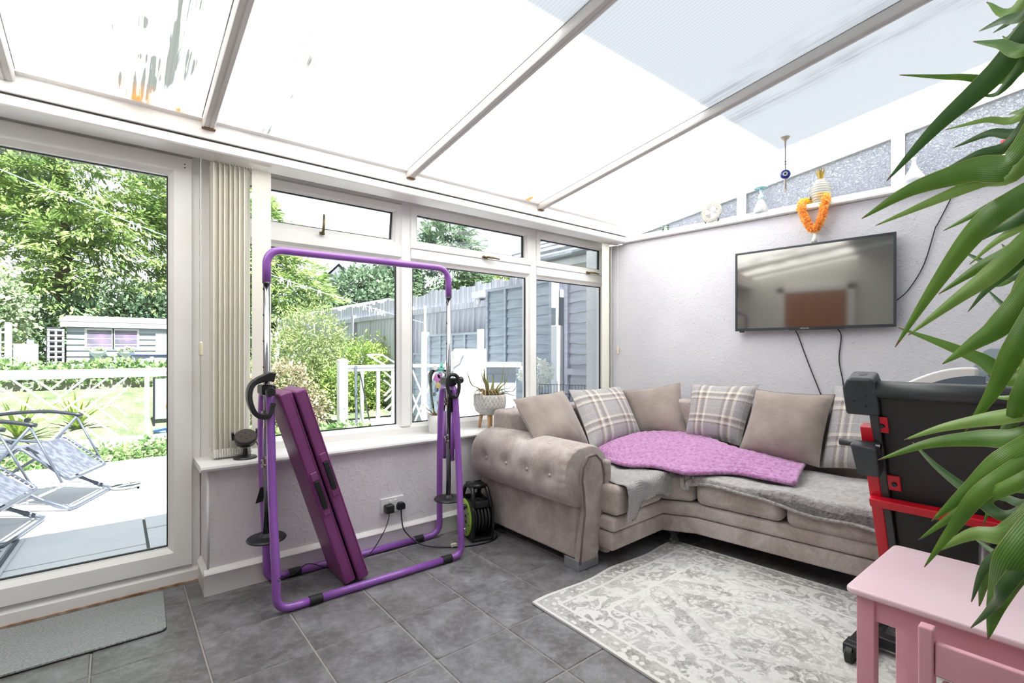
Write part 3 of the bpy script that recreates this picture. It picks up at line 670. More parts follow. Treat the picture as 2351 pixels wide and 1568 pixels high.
# ---- plants
plant('conifer_tree', 'huge bright green conifer filling the upper part of the door', 'tree', (-1.2, 19.5, .5), [(0, 0, 3.4, 2.9, 1.6, 3.2), (-2.2, .5, 4.0, 2.0, 1.5, 3.6), (1.7, .4, 3.2, 1.6, 1.4, 2.8), (.5, 0, 6.2, 2.2, 1.4, 2.4), (-1.5, 0, 7.6, 1.8, 1.2, 2.0)], 52000, .24, 'conifer', trunk=.22, fans=(1500, .8))
plant('conifer_tree', 'conifer in the middle of the garden seen at the left edge of the window', 'tree', (3.9, 19.6, .4), [(0, 0, 2.6, 2.0, 1.4, 2.4), (-.5, 0, 4.6, 1.4, 1.1, 2.0), (-.9, 0, 6.0, .9, .8, 1.5), (1.3, .2, 2.6, 1.2, 1, 1.6)], 26000, .24, 'conifer', trunk=.2, fans=(800, .7))
plant('variegated_shrub', 'big shrub with cream edged leaves above the trellis', 'shrub', (-2.55, 14.9, .5), [(0, 0, 1.6, .95, .6, .9), (.45, 0, 1.5, .75, .5, .75), (-.8, 0, 1.7, .9, .6, .9)], 9000, .11, 'variegated', .75, .1, .5, .08)
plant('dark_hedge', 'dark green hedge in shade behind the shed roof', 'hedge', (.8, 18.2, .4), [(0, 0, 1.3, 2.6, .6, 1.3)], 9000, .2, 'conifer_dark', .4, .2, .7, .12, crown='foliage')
plant('far_tree', 'distant blue green pine behind the fence in the middle pane', 'tree', (15.2, 25, .2), [(0, 0, 5.2, 2.0, 1.5, 3.0), (0, 0, 7.4, .9, .9, 1.3)], 12000, .36, 'conifer_dark', trunk=.25, fans=(420, .9))
plant('far_tree', 'distant rounded dark tree left of the blue green pine', 'tree', (12.2, 25, .2), [(0, 0, 4.6, 1.2, 1.2, 2.6), (-.6, .4, 3.0, 1.8, 1.2, 2.0)], 7000, .36, 'conifer_dark', .4, .1, .7, .25)
plant('far_tree', 'distant low tree showing over the fence right of the pine', 'tree', (19.3, 25, .2), [(0, 0, 4.6, 2.4, 1.4, 1.9), (-2.2, 0, 3.8, 1.6, 1.2, 1.8), (1.9, 0, 5.2, 1.0, 1, 1.4)], 8000, .36, 'conifer', .4, .1, .7, .25)
plant('far_tree', 'distant loose grey green tree behind the far house', 'tree', (9.8, 24, .2), [(0, 0, 3.6, 1.6, 1.2, 1.5), (1.4, .3, 3.2, 1.5, 1.2, 1.8), (-2.4, 1.0, 2.4, 1.6, 1, 1.4)], 9000, .32, 'conifer_dark', .45, .1, .6, .2)
plant('garden_bush', 'tall feathery yellow green bush in the middle of the window', 'bush', (3.0, 9.9, -.1), [(0, 0, 1.4, .55, .5, .8), (-.35, .1, 1.0, .5, .45, .75), (.45, .1, 1.0, .5, .5, .65), (.05, 0, .55, .7, .6, .6)], 13000, .085, 'bush', .28, -.2, .6, .04, lump=.3, crown='foliage')
plant('garden_bush', 'fresh green leafy bush behind the railing', 'bush', (4.0-.25, 9.3, -.1), [(0, 0, .75, .45, .4, .75), (.4, .1, .7, .45, .4, .75), (-.4, 0, .5, .4, .4, .5)], 7000, .075, 'bush2', .45, -.1, .6, .04, lump=.3, crown='foliage')
plant('garden_bush', 'low pinkish flowering bush left of the capped railing post', 'bush', (2.25, 8.9, -.1), [(0, 0, .55, .45, .4, .55), (-.45, .2, .45, .4, .4, .5), (.3, -.1, .3, .35, .3, .4)], 7000, .06, 'pinkbush', .6, 0, .6, .03, lump=.3, crown='foliage')
plant('garden_bush', 'light green bush at the foot of the lantern post', 'bush', (2.05, 10.4, 0), [(0, 0, .45, .6, .4, .5)], 4000, .07, 'bush', .4, 0, .6, .03, crown='foliage')
def spear(name, label, c, n, h, seed, m='spear', w=.05):
    r = random.Random(seed); t = thing(name, label, 'plant', c)
    for i in range(n):
        a = r.uniform(0, 2*PI); l = h*r.uniform(.7, 1.1); sp = r.uniform(.25, .9); mb = MB(); k = 5
        for j in range(k+1):
            q = j/k; rad = l*sp*q; z = l*(q-.35*sp*q*q*1.6); ww = w*(1-q)**.6*.5; ca, sa = math.cos(a), math.sin(a)
            mb.v += [(c[0]+rad*ca-ww*sa, c[1]+rad*sa+ww*ca, c[2]+z), (c[0]+rad*ca, c[1]+rad*sa, c[2]+z-.006), (c[0]+rad*ca+ww*sa, c[1]+rad*sa-ww*ca, c[2]+z)]
        for j in range(k):
            o = j*3; mb.f += [(o, o+1, o+4, o+3), (o+1, o+2, o+5, o+4)]
        part('leaf', mb, m, t, smooth=True)
spear('spear_plant', 'spiky yellow green plant behind the left lattice of the railing', (-.98, 9.0, .05), 34, .62, 3)
spear('spear_plant', 'spiky arching plant behind the middle of the lattice', (-.42, 9.3, .08), 30, .58, 4)
iv = thing('ivy_hedge', 'low ivy strip along the raised bed above the railing', 'hedge', (-1, 11.8, .3))
P, D, W, ln, wd = cloud([(-5+i*.5, 0, .45+.05*math.sin(i*2.1), .42, .3, .22) for i in range(18)], 9000, .085, .8, -.3, .4)
o = part('foliage', quads_mesh('foliage', P, D, W, ln, wd, 'ivy'), 'ivy', iv, local=True); o.location = (1, 0, 0)
part('wall', MB().box(-7, 4, 11.65, 11.9, .2, .64), mat('dark_edging', L(120, 122, 112), .9), iv)
bd = thing('border_plants', 'low dark ground cover along the edge of the patio', 'plants', (-1, 7.5, -.1))
P, D, W, ln, wd = cloud([(-5+i*.42, .05*math.sin(i*3), .0, .32, .35, .16) for i in range(22)], 7000, .07, .8, -.3, .4); part('foliage', quads_mesh('foliage', P, D, W, ln, wd, 'ivy'), 'ivy', bd, local=True)
bd['kind'] = 'stuff'; [c.__setitem__('kind', 'stuff') for c in bd.children]
# ---- play frame with a ball behind the railing
pf = thing('net_goal', 'small dark framed net behind the right end of the railing', 'goal', (.65, 9.2, 0))
part('net', MB().box(.46, .80, 9.28, 9.285, .12, .74), mat('dark_net', L(128, 142, 150), .7), pf); [part('post', MB().tube([(x, 9.2, 0), (x, 9.2, .76)], .016, 6), 'dark_metal', pf) for x in (.46, .82)]
bl = thing('ball', 'yellow and orange ball behind the railing', 'ball', (.70, 8.75, .3)); part('ball', MB().lathe([(.125*math.sin(a), .125*math.cos(a)) for a in np.linspace(PI, 0, 14)], (.70, 8.75, .36), 20), mat('orange_yellow_ball', L(220, 140, 70), .4, c2=L(226, 200, 90), ns=4), bl, smooth=True)
part('pole', MB().tube([(.70, 8.75, .2), (.68, 8.75, .80)], .014, 8), mat('blue_pole', L(110, 140, 210), .4), bl)
bs = thing('swingball_base', 'flat blue base under the yellow ball', 'base', (.70, 8.75, .2)); part('base', MB().lathe([(.26, 0), (.26, .025), (.1, .05), (.03, .235)], (.68, 8.75, 0), 20), mat('blue_plastic', L(110, 150, 220), .4), bs, smooth=True)
# ---- three-headed white lantern post, washing line and pegs
lp = thing('lamp_post', 'white garden lamp post with three lanterns', 'lamp post', (2.62, 11, .2))
part('post', MB().tube([(2.62, 11, .1), (2.62, 11, 1.32)], .04, 10), 'outwhite', lp, smooth=True); part('arm', MB().box(2.44, 2.82, 10.97, 11.03, 1.30, 1.34), 'outwhite', lp)
for x in (2.48, 2.63, 2.78):
    q = part('lantern', MB().lathe([(.03, 1.34), (.045, 1.36), (.062, 1.48), (.075, 1.485), (.03, 1.55), (.012, 1.555), (.012, 1.59), (0, 1.6)], (x, 11, 0), 8), 'outwhite', lp)
for x0, lb in ((2.30, 'thin white post left of the lantern post'), (2.98, 'thin white post right of the lantern post')):
    p = thing('garden_post', lb, 'post', (x0, 11.2, .3)); part('post', MB().box(x0-.03, x0+.03, 11.17, 11.23, .2, 1.22), 'outwhite', p)
def line_pts(a, b, sag): return [a.lerp(b, t)+Vector((0, 0, -sag*4*t*(1-t))) for t in np.linspace(0, 1, 16)]
A, B = at(-40, 372, d=4.6), Vector((3.915, 7.12, 1.62))
ln_ = line_pts(A, B, .1); wl = MB().tube(ln_, .004, 5)
tag(part('washing_line', wl, mat('pale_cord', L(180, 220, 224), .6)), 'thin pale washing line crossing the garden', 'washing line')
def peg(u, v, lb, grp=None):
    # nearest point of the line to the ray through the peg
    r = ray(u, v); best = min(((p-CAMP-r*((p-CAMP).dot(r)/r.dot(r))).length, i) for i, p in enumerate(ln_))[1]
    t = min(range(160), key=lambda k: (lambda p: (p-CAMP-r*((p-CAMP).dot(r)/r.dot(r))).length)(A.lerp(B, k/159)+Vector((0, 0, -.1*4*(k/159)*(1-k/159)))))/159
    p = A.lerp(B, t)+Vector((0, 0, -.4*t*(1-t))); m = MB()
    for s in (-1, 1): m.extrude([(p.x+s*.002, p.y-.006, p.z+.02), (p.x+s*.012, p.y-.006, p.z+.02), (p.x+s*.028, p.y-.006, p.z-.065), (p.x+s*.017, p.y-.006, p.z-.065)], (0, .012, 0))
    m.box(p.x-.008, p.x+.008, p.y-.006, p.y+.006, p.z-.012, p.z+.012)
    tag(part('clothes_peg', m, 'outwhite'), lb, 'clothes peg', grp)
peg(293, 530, 'left white peg of the pair on the line in the door'); peg(310, 538, 'right white peg of the pair on the line in the door')
peg(642, 660, 'first white peg on the line beside the left pole'); peg(655, 664, 'second white peg on the line beside the left pole'); peg(727, 688, 'single white peg on the line above the feathery bush')
for i, (u, w_) in enumerate(((836, 'first'), (849, 'second'), (862, 'third'), (871, 'fourth'), (879, 'last'))): peg(u, 712+i, w_+' peg from the left in the row of five in front of the grey fence', 'five pegs in front of the fence')
# ---- things on the deck in front of the fence
wb_ = thing('storage_board', 'large plain white board standing upright outside the middle pane', 'board', (2.9, 4.34, -.08))
a, b = at(1040, 800, d=5.2), at(1116, 800, d=5.2); a.z = b.z = -.08; dr = (b-a).normalized(); nr = Vector((-dr.y, dr.x, 0))
m = MB().extrude([a, b, b+nr*.05, a+nr*.05], (0, 0, 1.265)); part('panel', m, 'outwhite', wb_, bevel=.02, seg=3)
part('cover', MB().extrude([a-dr*.14+nr*.02, a-dr*.0+nr*.02, a+Vector((0, 0, 1.24))+nr*.02, a-dr*.05+Vector((0, 0, 1.22))+nr*.02, a-dr*.11+Vector((0, 0, 1.05))+nr*.02], nr*.04), 'outwhite', wb_)
ht = thing('rabbit_hutch', 'pale grey wooden hutch with a sloping grey roof right of the white board', 'hutch', (3.3, 4.4, -.08))
c0 = Vector((3.12, 4.62, 0)); dx = Vector((.78, -.62, 0)); dy = Vector((.62, .78, 0))
def hbox(x0, x1, y0, y1, z0, z1): return MB().extrude([c0+dx*x0+dy*y0+Vector((0, 0, z0)), c0+dx*x1+dy*y0+Vector((0, 0, z0)), c0+dx*x1+dy*y1+Vector((0, 0, z0)), c0+dx*x0+dy*y1+Vector((0, 0, z0))], (0, 0, z1-z0))
part('body', hbox(0, .52, 0, .3, .05, .98), mat('pale_grey_paint', L(200, 204, 212), .6), ht)
for k in range(4): part('board', hbox(.02+k*.125, .14+k*.125, -.015, 0, .1, .9), 'shed', ht)
part('roof', hbox(-.05, .58, -.1, .36, .98, 1.03), 'rooftile', ht)
for x in (.03, .46): part('leg', hbox(x, x+.05, 0, .05, -.08, .05), 'outwhite', ht)
fp = thing('flower_pot', 'white pot of frothy white flowers beside the hutch', 'flower pot', (3.42, 3.95, .6))
pc = at(1232, 905, d=5.15)
part('pot', MB().lathe([(.05, 0), (.075, .2), (.07, .2), (.05, .02)], (pc.x, pc.y, pc.z-.08), 16), 'outwhite', fp, smooth=True)
P, D, W, ln, wd = cloud([(0, 0, .22, .17, .17, .14)], 900, .035, .8); o = part('flowers', quads_mesh('flowers', P, D, W, ln, wd, 'white'), leafmat('white_petals', L(240, 240, 236), L(224, 228, 220)), fp, local=True); o.location = (pc.x-3.42, pc.y-3.95, pc.z-.6)
st_ = thing('plant_stand', 'pale grey box carrying the white flower pot', 'stand', (3.42, 3.95, -.08)); part('box', MB().box(pc.x-.16, pc.x+.12, pc.y-.14, pc.y+.14, -.08, pc.z-.08), 'shed', st_)
rn = thing('wire_run', 'low wire mesh pen behind the sofa cushions', 'pen', (3.7, 3.65, -.08))
p, q = at(1238, 882, d=5.0), at(1400, 882, d=4.8); p.z = q.z = 0; m = MB()
for t in np.linspace(0, 1, 24): c = p.lerp(q, t); m.tube([(c.x, c.y, -.08), (c.x, c.y, .82)], .003, 4)
for z in np.linspace(.0, .82, 10): m.tube([(p.x, p.y, z), (q.x, q.y, z)], .003, 4)
part('mesh_panel', m, 'dark_metal', rn, kind='stuff')
# clothes airer
ar = thing('clothes_airer', 'white folding clothes airer standing outside the middle pane', 'clothes airer', (2.5, 4.7, -.08))
ac = Vector((2.62, 4.86, 0)); ax = Vector((.78, -.62, 0)); ay = Vector((.62, .78, 0))
def A_(x, y, z): return ac+ax*x+ay*y+Vector((0, 0, z))
for y in (-.25, .25):
    part('leg', MB().tube([A_(-.28, y, -.08), A_(.14, y, .95)], .010, 8), 'outwhite', ar); part('leg', MB().tube([A_(.28, y, -.08), A_(-.14, y, .95)], .010, 8), 'outwhite', ar)
part('top_frame', MB().tube(fillet([A_(-.3, -.3, 1.0), A_(.3, -.3, 1.0), A_(.3, .3, 1.0), A_(-.3, .3, 1.0)], .05, 4, True), .010, 8, closed=True), 'outwhite', ar)
for sx in (-1, 1): part('wing', MB().tube([A_(sx*.3, -.28, 1.0), A_(sx*.5, -.28, 1.12), A_(sx*.5, .28, 1.12), A_(sx*.3, .28, 1.0)], .009, 8), 'outwhite', ar)
for x in np.linspace(-.22, .22, 5): part('rung', MB().tube([A_(x, -.3, 1.0), A_(x, .3, 1.0)], .006, 6), 'outwhite', ar)
part('brace', MB().tube([A_(-.2, -.25, .2), A_(.2, -.25, .2)], .007, 6), 'outwhite', ar)
def cloth(x, y0, y1, z0, col, lb, nm):
    m = MB(); m.grid(lambda u, v: A_(x+.015*math.sin(u*9)+(.02*math.sin(v*5) if v > .1 else 0), y0+(y1-y0)*u, 1.008-(1.0-z0)*v+.01*math.sin(u*7)*v), 10, 10); tag(part(nm, m, mat(nm+'_fabric', col, .8), smooth=True), lb, 'clothing')
cloth(.22, -.29, -.05, .72, L(60, 66, 84), 'dark garment hung over the white airer', 'dark_garment'); cloth(-.22, -.2, .2, .62, L(150, 160, 180), 'pale blue garment on the white airer', 'blue_garment')
# garden tools leaning on the right railing
for u0, v0, u1, v1, r, m_, lb, nm in ((808, 968, 818, 840, .022, 'grey_frame', 'grey pole leaning on the railing', 'garden_pole'), (840, 966, 828, 858, .012, 'dark_metal', 'thin dark cane with a pale top leaning on the railing', 'garden_cane')):
    a = at(u0, v0, y=8.0); b = at(u1, v1, y=8.0); b.y = 8.02; a.y = 7.8; a.z = -.08 if a.z > -.08 else a.z
    tag(part(nm, MB().tube([a, b], r, 8), m_), lb, 'pole')
# ---- doormat outside, round drain cover
om = thing('outdoor_mat', 'patterned pale grey mat with a striped border on the patio', 'mat', (-1, 4.1, -.08))
def chk():
    k = N('outdoor_mat_weave'); co = k.coord('Object'); ck = k.n('TexChecker'); k.t.links.new(k.coord('Object', (14, 22, 1)), ck.inputs[0]); ck.inputs[3].default_value = 1; ck.inputs[1].default_value = L(206, 208, 216); ck.inputs[2].default_value = L(128, 136, 152)
    return k.done(k.pri(ck.outputs[0], .9))
part('weave', MB().extrude([(-.53, 4.50, -.077), (-.57, 3.70, -.077), (-1.9, 3.75, -.077), (-1.9, 4.55, -.077)], (0, 0, .006)), chk(), om)
for k in range(3): part('border', MB().extrude([(-.53+k*.028, 4.51, -.077), (-.512+k*.028, 4.51, -.077), (-.552+k*.028, 3.70, -.077), (-.57+k*.028, 3.70, -.077)], (0, 0, .007)), 'outwhite' if k != 1 else 'grey_frame', om)
# ---- two folding recliners
def recliner(name, label, loc, rz):
    t = thing(name, label, 'recliner chair', loc, rz); w = .29
    def P(y, *pts): return [(x, y, z) for x, z in pts]
    def tube(n, pts, r=.0125, fl=.06, m='grey_frame'): part(n, MB().tube(fillet(pts, fl, 5), r, 8), m, t, local=True, smooth=True)
    for s in (-1, 1):
        y = s*w; y2 = s*(w+.03)
        tube('side_rail', P(y, (-.62, .98), (-.34, .50), (.16, .44), (.22, .50), (.52, .24)), .012, .1)
        tube('leg', P(y2, (-.42, .60), (.0, .34), (.48, .03), (.56, .015)), .0125); tube('leg', P(y2, (.30, .66), (.06, .34), (-.40, .03)), .0125)
        part('armrest', MB().tube(curve([(-.40, y2, .66), (-.2, y2, .70), (.1, y2, .71), (.34, y2, .67)], 5), [.016]*15+[.016], 8), 'dark_metal', t, local=True, smooth=True)
        tube('strut', P(y2, (.30, .66), (.50, .22)), .009)
        part('knob', MB().lathe([(.022, -.012), (.022, .012)], (-.05, y2, .64), 10, Matrix.Rotation(PI/2, 3, 'X')), 'black', t, local=True)
    tube('foot_bar', [(.30, -w-.03, .13), (.56, -w-.03, .012), (.56, w+.03, .012), (.30, w+.03, .13)], .0125); tube('foot_bar', [(-.40, -w-.03, .03), (-.46, -w-.03, .012), (-.46, w+.03, .012), (-.40, w+.03, .03)], .0125)
    tube('foot_bar', [(.46, -w, .30), (.53, -w, .23), (.53, w, .23), (.46, w, .30)], .012)
    def sling(n, a, b, sag):
        m = MB(); m.grid(lambda u, v: ((a[0]+(b[0]-a[0])*v), (u-.5)*2*(w-.025), a[1]+(b[1]-a[1])*v-sag*4*v*(1-v)), 6, 10); part(n, m, 'sling', t, local=True, smooth=True)
    sling('backrest', (-.60, .95), (-.34, .51), .02); sling('seat', (-.33, .49), (.18, .48), .05); sling('footrest', (.22, .49), (.51, .245), .012)
    lace = MB()
    for s in (-1, 1):
        for q in np.linspace(0, 1, 12):
            for (a, b) in (((-.60, .95), (-.34, .51)), ((.22, .49), (.51, .245))):
                x, z = a[0]+(b[0]-a[0])*q, a[1]+(b[1]-a[1])*q; lace.tube([(x, s*(w-.03), z), (x+.01, s*w, z+.005)], .003, 4)
    part('lacing', lace, 'white', t, local=True, kind='stuff'); return t
recliner('folding_recliner', 'grey folding recliner nearer the railing on the patio', (-.66, 5.62, -.08), math.radians(-22))
recliner('folding_recliner', 'grey folding recliner nearer the door, cut by the photo edge', (-1.02, 4.80, -.08), math.radians(-14))
dc = at(290, 1117, z=-.078); sn = thing('oval_tray', 'small oval dark tray lying on the sunny patio', 'tray', dc)
part('tray', MB().lathe([(0, 0), (.115, 0), (.12, .012), (.105, .012), (.1, .004), (0, .004)], dc, 24), 'dark_metal', sn); part('rim', MB().tube([dc+Vector((.118*math.cos(a), .118*math.sin(a), .012)) for a in np.linspace(0, 2*PI, 24, endpoint=False)], .008, 6, closed=True), 'outwhite', sn)
part('divider', MB().tube([dc+Vector((-.1, -.03, .008)), dc+Vector((0, .01, .012)), dc+Vector((.1, .05, .008))], .006, 6), 'outwhite', sn)

# ================================================================== THINGS IN THE ROOM
# ---- vertical blinds
def blind_mat():
    k = N('cream_blind_fabric'); sep = k.n('SeparateXYZ'); k.t.links.new(k.coord('Object'), sep.inputs[0])
    t = k.n('BsdfTranslucent'); t.inputs[0].default_value = L(248, 245, 236); return k.done(k.mixs(.3, k.pri(L(250, 248, 240), .8, 0, .2), t.outputs[0]))
M['blind'] = blind_mat()
def blind(label, x0, x1, y, zt, zb, n, face, wx, tilt):
    t = thing('vertical_blind', label, 'blind', ((x0+x1)/2, y, zb))
    sm = MB(); sm.grid(lambda u, v: ((.004*math.sin(u*PI)), (u-.5)*.085, zb+.03+(zt-zb-.05)*v), 4, 1); sme = sm.mesh('slat', smooth=True); sme.materials.append(M['blind'])
    for i in range(n): inst(sme, 'slat', t, (x0+(x1-x0)*(i+.5)/n, y+.006*(-1)**i, 0), (0, 0, tilt+random.uniform(-.09, .09)))
    for xa in face: part('slat', MB().extrude([(xa-.045, y-.047, zb+.03), (xa+.045, y-.05, zb+.03), (xa+.045, y-.049, zb+.03), (xa-.045, y-.046, zb+.03)], (0, 0, zt-zb-.05)), 'blind', t)
    wm = MB().box(-.0045, .0045, -.04, .04, zb, zb+.04).mesh('weight'); wm.materials.append(M['blind'])
    for i in range(n): inst(wm, 'weight', t, (x0+(x1-x0)*(i+.5)/n, y, 0))
    hk = MB()
    for i in range(n+len(face)*2+3): x = x0+(x1+.09*len(face)-x0)*(i+.5)/(n+len(face)*2+3); hk.tube([(x, y, zt+.012), (x, y, zt-.012), (x+.006, y, zt-.016)], .0025, 5)
    part('hooks', hk, mat('yellowed_plastic', L(205, 196, 168), .5), t, kind='stuff')
    cd = part('cord', MB().tube([(wx, y-.04, zt), (wx, y-.04, zb+.62 if False else 1.19)], .002, 5), 'white', t)
    part('cord_weight', MB().box(wx-.009, wx+.009, y-.05, y-.032, 1.13, 1.2), M['yellow_pl'], t, bevel=.007)
    part('bead_chain', MB().tube([(x0+(x1-x0)*q, y-.043+.004*math.sin(q*60), zb+.012+.006*math.sin(q*90)) for q in np.linspace(0, 1, 40)], .0022, 4), 'white', t)
M['yellow_pl'] = mat('yellowed_plastic', L(222, 214, 186), .45)
blind('cream vertical blind bunched between the glazed door and the window', .378, .545, 2.85, 2.108, .625, 15, (.592,), .325, -.42)
blind('cream vertical blind bunched in the corner beside the TV wall', 3.325, 3.43, 2.85, 2.108, .625, 10, (3.30,), 3.475, -.85)

# ---- double socket, plugs and flexes
def disc(r, h): return [(0, 0), (r, 0), (r, h*.8), (r*.9, h), (0, h)]
sx0, sx1 = 1.206, 1.352
so = thing('wall_socket', 'white double wall socket low on the mauve wall', 'socket', (1.28, 2.72, .25))
part('plate', MB().box(sx0, sx1, 2.709, 2.722, .205, .291), 'white', so, bevel=.004)
for x in (1.262, 1.296): part('switch', MB().box(x-.006, x+.006, 2.705, 2.71, .262, .276), 'white', so)
pg = thing('plug', 'square black charger plug in the left half of the socket', 'plug', (1.25, 2.70, .235)); part('body', MB().box(1.222, 1.272, 2.665, 2.709, .21, .258), 'black', pg, bevel=.006)
pg2 = thing('plug', 'rounded black plug in the right half of the socket', 'plug', (1.325, 2.70, .235)); part('body', MB().extrude([(1.30, 2.709, .215), (1.348, 2.709, .215), (1.348, 2.709, .243), (1.338, 2.709, .258), (1.31, 2.709, .258), (1.30, 2.709, .243)], (0, -.032, 0)), 'black', pg2, bevel=.005)
c1 = curve([(1.247, 2.685, .212), (1.235, 2.675, .17), (1.20, 2.665, .11), (1.13, 2.655, .03), (1.05, 2.64, .006), (.90, 2.62, .006), (.78, 2.655, .05), (.70, 2.64, .02), (.62, 2.66, .04), (.60, 2.69, .12), (.585, 2.712, .35), (.572, 2.715, .55), (.568, 2.70, .60), (.568, 2.675, .622), (.562, 2.74, .68), (.55, 2.77, .712)], 6)
tag(part('charger_cable', MB().tube(c1, .0025, 6), 'black', smooth=True), 'thin black cable running from the socket behind the purple frame up to the speaker', 'cable')
c2 = curve([(1.325, 2.69, .215), (1.325, 2.685, .16), (1.335, 2.66, .09), (1.40, 2.58, .02), (1.52, 2.48, .006), (1.66, 2.41, .006), (1.78, 2.40, .006), (1.84, 2.43, .01), (1.845, 2.447, .035)], 7)
tag(part('reel_cable', MB().tube(c2, .004, 7), 'black', smooth=True), 'thick black flex on the floor from the socket to the green reel', 'cable')
tagm = MB().box(1.535, 1.57, 2.462, 2.478, .006, .022); tag(part('cable_tag', tagm, mat('paper_tag', L(224, 218, 205), .8)), 'small pale tag on the flex lying on the tiles', 'tag')

# ---- purple folding frame
pf = thing('exercise_frame', 'purple tubular folding exercise frame with chrome poles in front of the window', 'exercise frame', (1.04, 2.5, 0))
R_ = .0185
near, far = 2.315, 2.672
def side_tube(yb, yt, s):
    xl, xr = (.552, 1.545)
    pts = [(.72, yb, R_), (xl+.03, yb, R_), (xl+.025, yb, .20), (xl, yb*.5+yt*.5, .5), (xl, yt, .80)]
    return pts
for yb, sg in ((near, 1), (far, -1)):
    mid = 'base_tube'
    part(mid, MB().tube([(.70, yb, R_), (1.42, yb, R_)], R_, 14), 'purple', pf, smooth=True)
    for x in ((.715, 1.41) if sg > 0 else (.72, 1.43)): part('connector', MB().tube([(x-.028, yb, R_), (x+.028, yb, R_)], R_+.0035, 14), 'black_matt', pf, auto=40)
def hoop(x, dirx, topz):
    a, b = near, far; xn = x+(0.0 if dirx > 0 else -.03); xf = x+.042; xb = xn; xo = x+dirx*.145
    p = [(xo, a, R_), (xb, a, R_), (xn, a+.005, .18), (x, a+.075, .5), (x, 2.415, .80), (x, 2.43, topz-.02), (x, 2.455, topz), (x, 2.545, topz), (x, 2.57, topz-.02), (x, 2.592, .80), (x+.012, b-.05, .5), (xf-.005, b-.005, .18), (xf, b, R_), (xo, b, R_)]
    return fillet(p, .10, 7)
part('end_hoop', MB().tube(hoop(.548, 1, .965), R_, 14), 'purple', pf, smooth=True)
part('end_hoop', MB().tube(hoop(1.535, -1, .945), R_, 14), 'purple', pf, smooth=True)
PL, PR, PY = .545, 1.522, 2.48
for x in (PL, PR):
    part('pole', MB().tube([(x, PY, .30), (x, PY, 1.50)], .0145, 16), 'chrome', pf, smooth=True)
    part('foot_disc', MB().lathe([(0, 0), (.082, 0), (.085, .006), (.08, .012), (.03, .016), (.02, .03), (0, .03)], (x, PY, .285), 28), 'black', pf, auto=40)
    for z in (.84, .62): part('collar', MB().lathe([(.0145, 0), (.024, 0), (.024, .012), (.02, .014), (.02, .026), (.024, .028), (.024, .04), (.0145, .04)], (x, PY, z), 16), 'chrome', pf)
    for z in (1.08, 1.2, 1.32, 1.44): part('pin_hole', MB().lathe([(0, 0), (.004, 0), (.004, .002), (0, .002)], (x-.014, PY-.004, z), 8, Matrix.Rotation(-PI/2, 3, 'Y')), 'black', pf)
    for s in (-1, 1):
        part('stay', MB().tube([(x, PY+s*.035, .80), (x, PY+s*.045, .52)], .011, 10), 'purple', pf, smooth=True)
        part('stay_bolt', MB().lathe([(0, 0), (.007, 0), (.005, .005), (0, .006)], (x-.0, PY+s*.057, .53), 10, Matrix.Rotation(-s*PI/2, 3, 'X')), 'chrome', pf)
    part('bolt', MB().lathe([(0, 0), (.007, 0), (.005, .004), (0, .005)], (x+(.012 if x < 1 else -.0), near-.012, .16), 10, Matrix.Rotation(PI/2, 3, 'X')), 'chrome', pf)
part('top_bar', MB().tube(fillet([(PL, PY, 1.47), (PL, PY, 1.625), (PR, PY, 1.637), (PR, PY, 1.47)], .13, 10), .0185, 14), 'purple', pf, smooth=True)
for x in (PL, PR): part('sleeve_ring', MB().tube([(x, PY, 1.466), (x, PY, 1.472)], .019, 14), 'chrome', pf)
# clamps with curled straps
def strap(pts, w, t, axis):
    m = MB(); P = [Vector(p) for p in pts]; ax = Vector(axis)
    for i, p in enumerate(P):
        d = (P[min(i+1, len(P)-1)]-P[max(i-1, 0)]).normalized(); nn = d.cross(ax).normalized()*t/2
        for a, b in ((-1, -1), (1, -1), (1, 1), (-1, 1)): m.v.append(tuple(p+ax*a*w/2+nn*b))
    for i in range(len(P)-1):
        for k in range(4): m.f.append((i*4+k, i*4+(k+1) % 4, i*4+4+(k+1) % 4, i*4+4+k))
    n = len(P)*4; m.f += [(0, 1, 2, 3), (n-1, n-2, n-3, n-4)]; return m
for x, o in ((PL, -1), (PR, 1)):
    cl = part('clamp', MB().box(x-.03, x+.03, PY-.05, PY+.05, .955, 1.0), 'black', pf, bevel=.008)
    if o < 0:
        part('hand_grip', strap(curve([(x+.02, PY-.04, 1.025), (x-.03, PY-.05, 1.03), (x-.075, PY-.06, 1.0), (x-.085, PY-.07, .94), (x-.06, PY-.075, .875), (x-.01, PY-.07, .865), (x+.012, PY-.06, .92)], 6), .042, .02, (0, 1, .1)), 'black', cl, auto=60)
        part('grip_pad', MB().extrude([(x-.07, PY-.08, 1.0), (x+.025, PY-.06, 1.03), (x+.03, PY-.06, 1.055), (x-.0, PY-.07, 1.06), (x-.055, PY-.08, 1.035)], (0, .05, 0)), 'black', cl, bevel=.006)
    else:
        part('hand_grip', MB().tube(fillet([(x-.035, PY-.06, 1.02), (x+.015, PY-.07, 1.02), (x+.03, PY-.075, .95), (x+.01, PY-.075, .885), (x-.03, PY-.07, .90), (x-.05, PY-.06, .96)], .03, 4, True), .011, 8, closed=True), 'black', cl, smooth=True)
        part('strap', strap(curve([(x-.005, PY-.045, .93), (x-.012, PY-.04, .85), (x-.01, PY-.038, .75), (x+.0, PY-.035, .66), (x+.004, PY-.035, .585)], 5), .034, .004, (1, 0, 0)), 'black_matt', cl)
    part('lock_knob', MB().lathe([(.012, 0), (.012, .02), (.02, .022), (.021, .05), (.018, .056), (0, .056)], (x+(.02 if o > 0 else .0), PY-.03, .985 if o > 0 else .97), 12, Matrix.Rotation(PI/2, 3, 'Y' if o > 0 else 'X')), 'black', cl, auto=40)
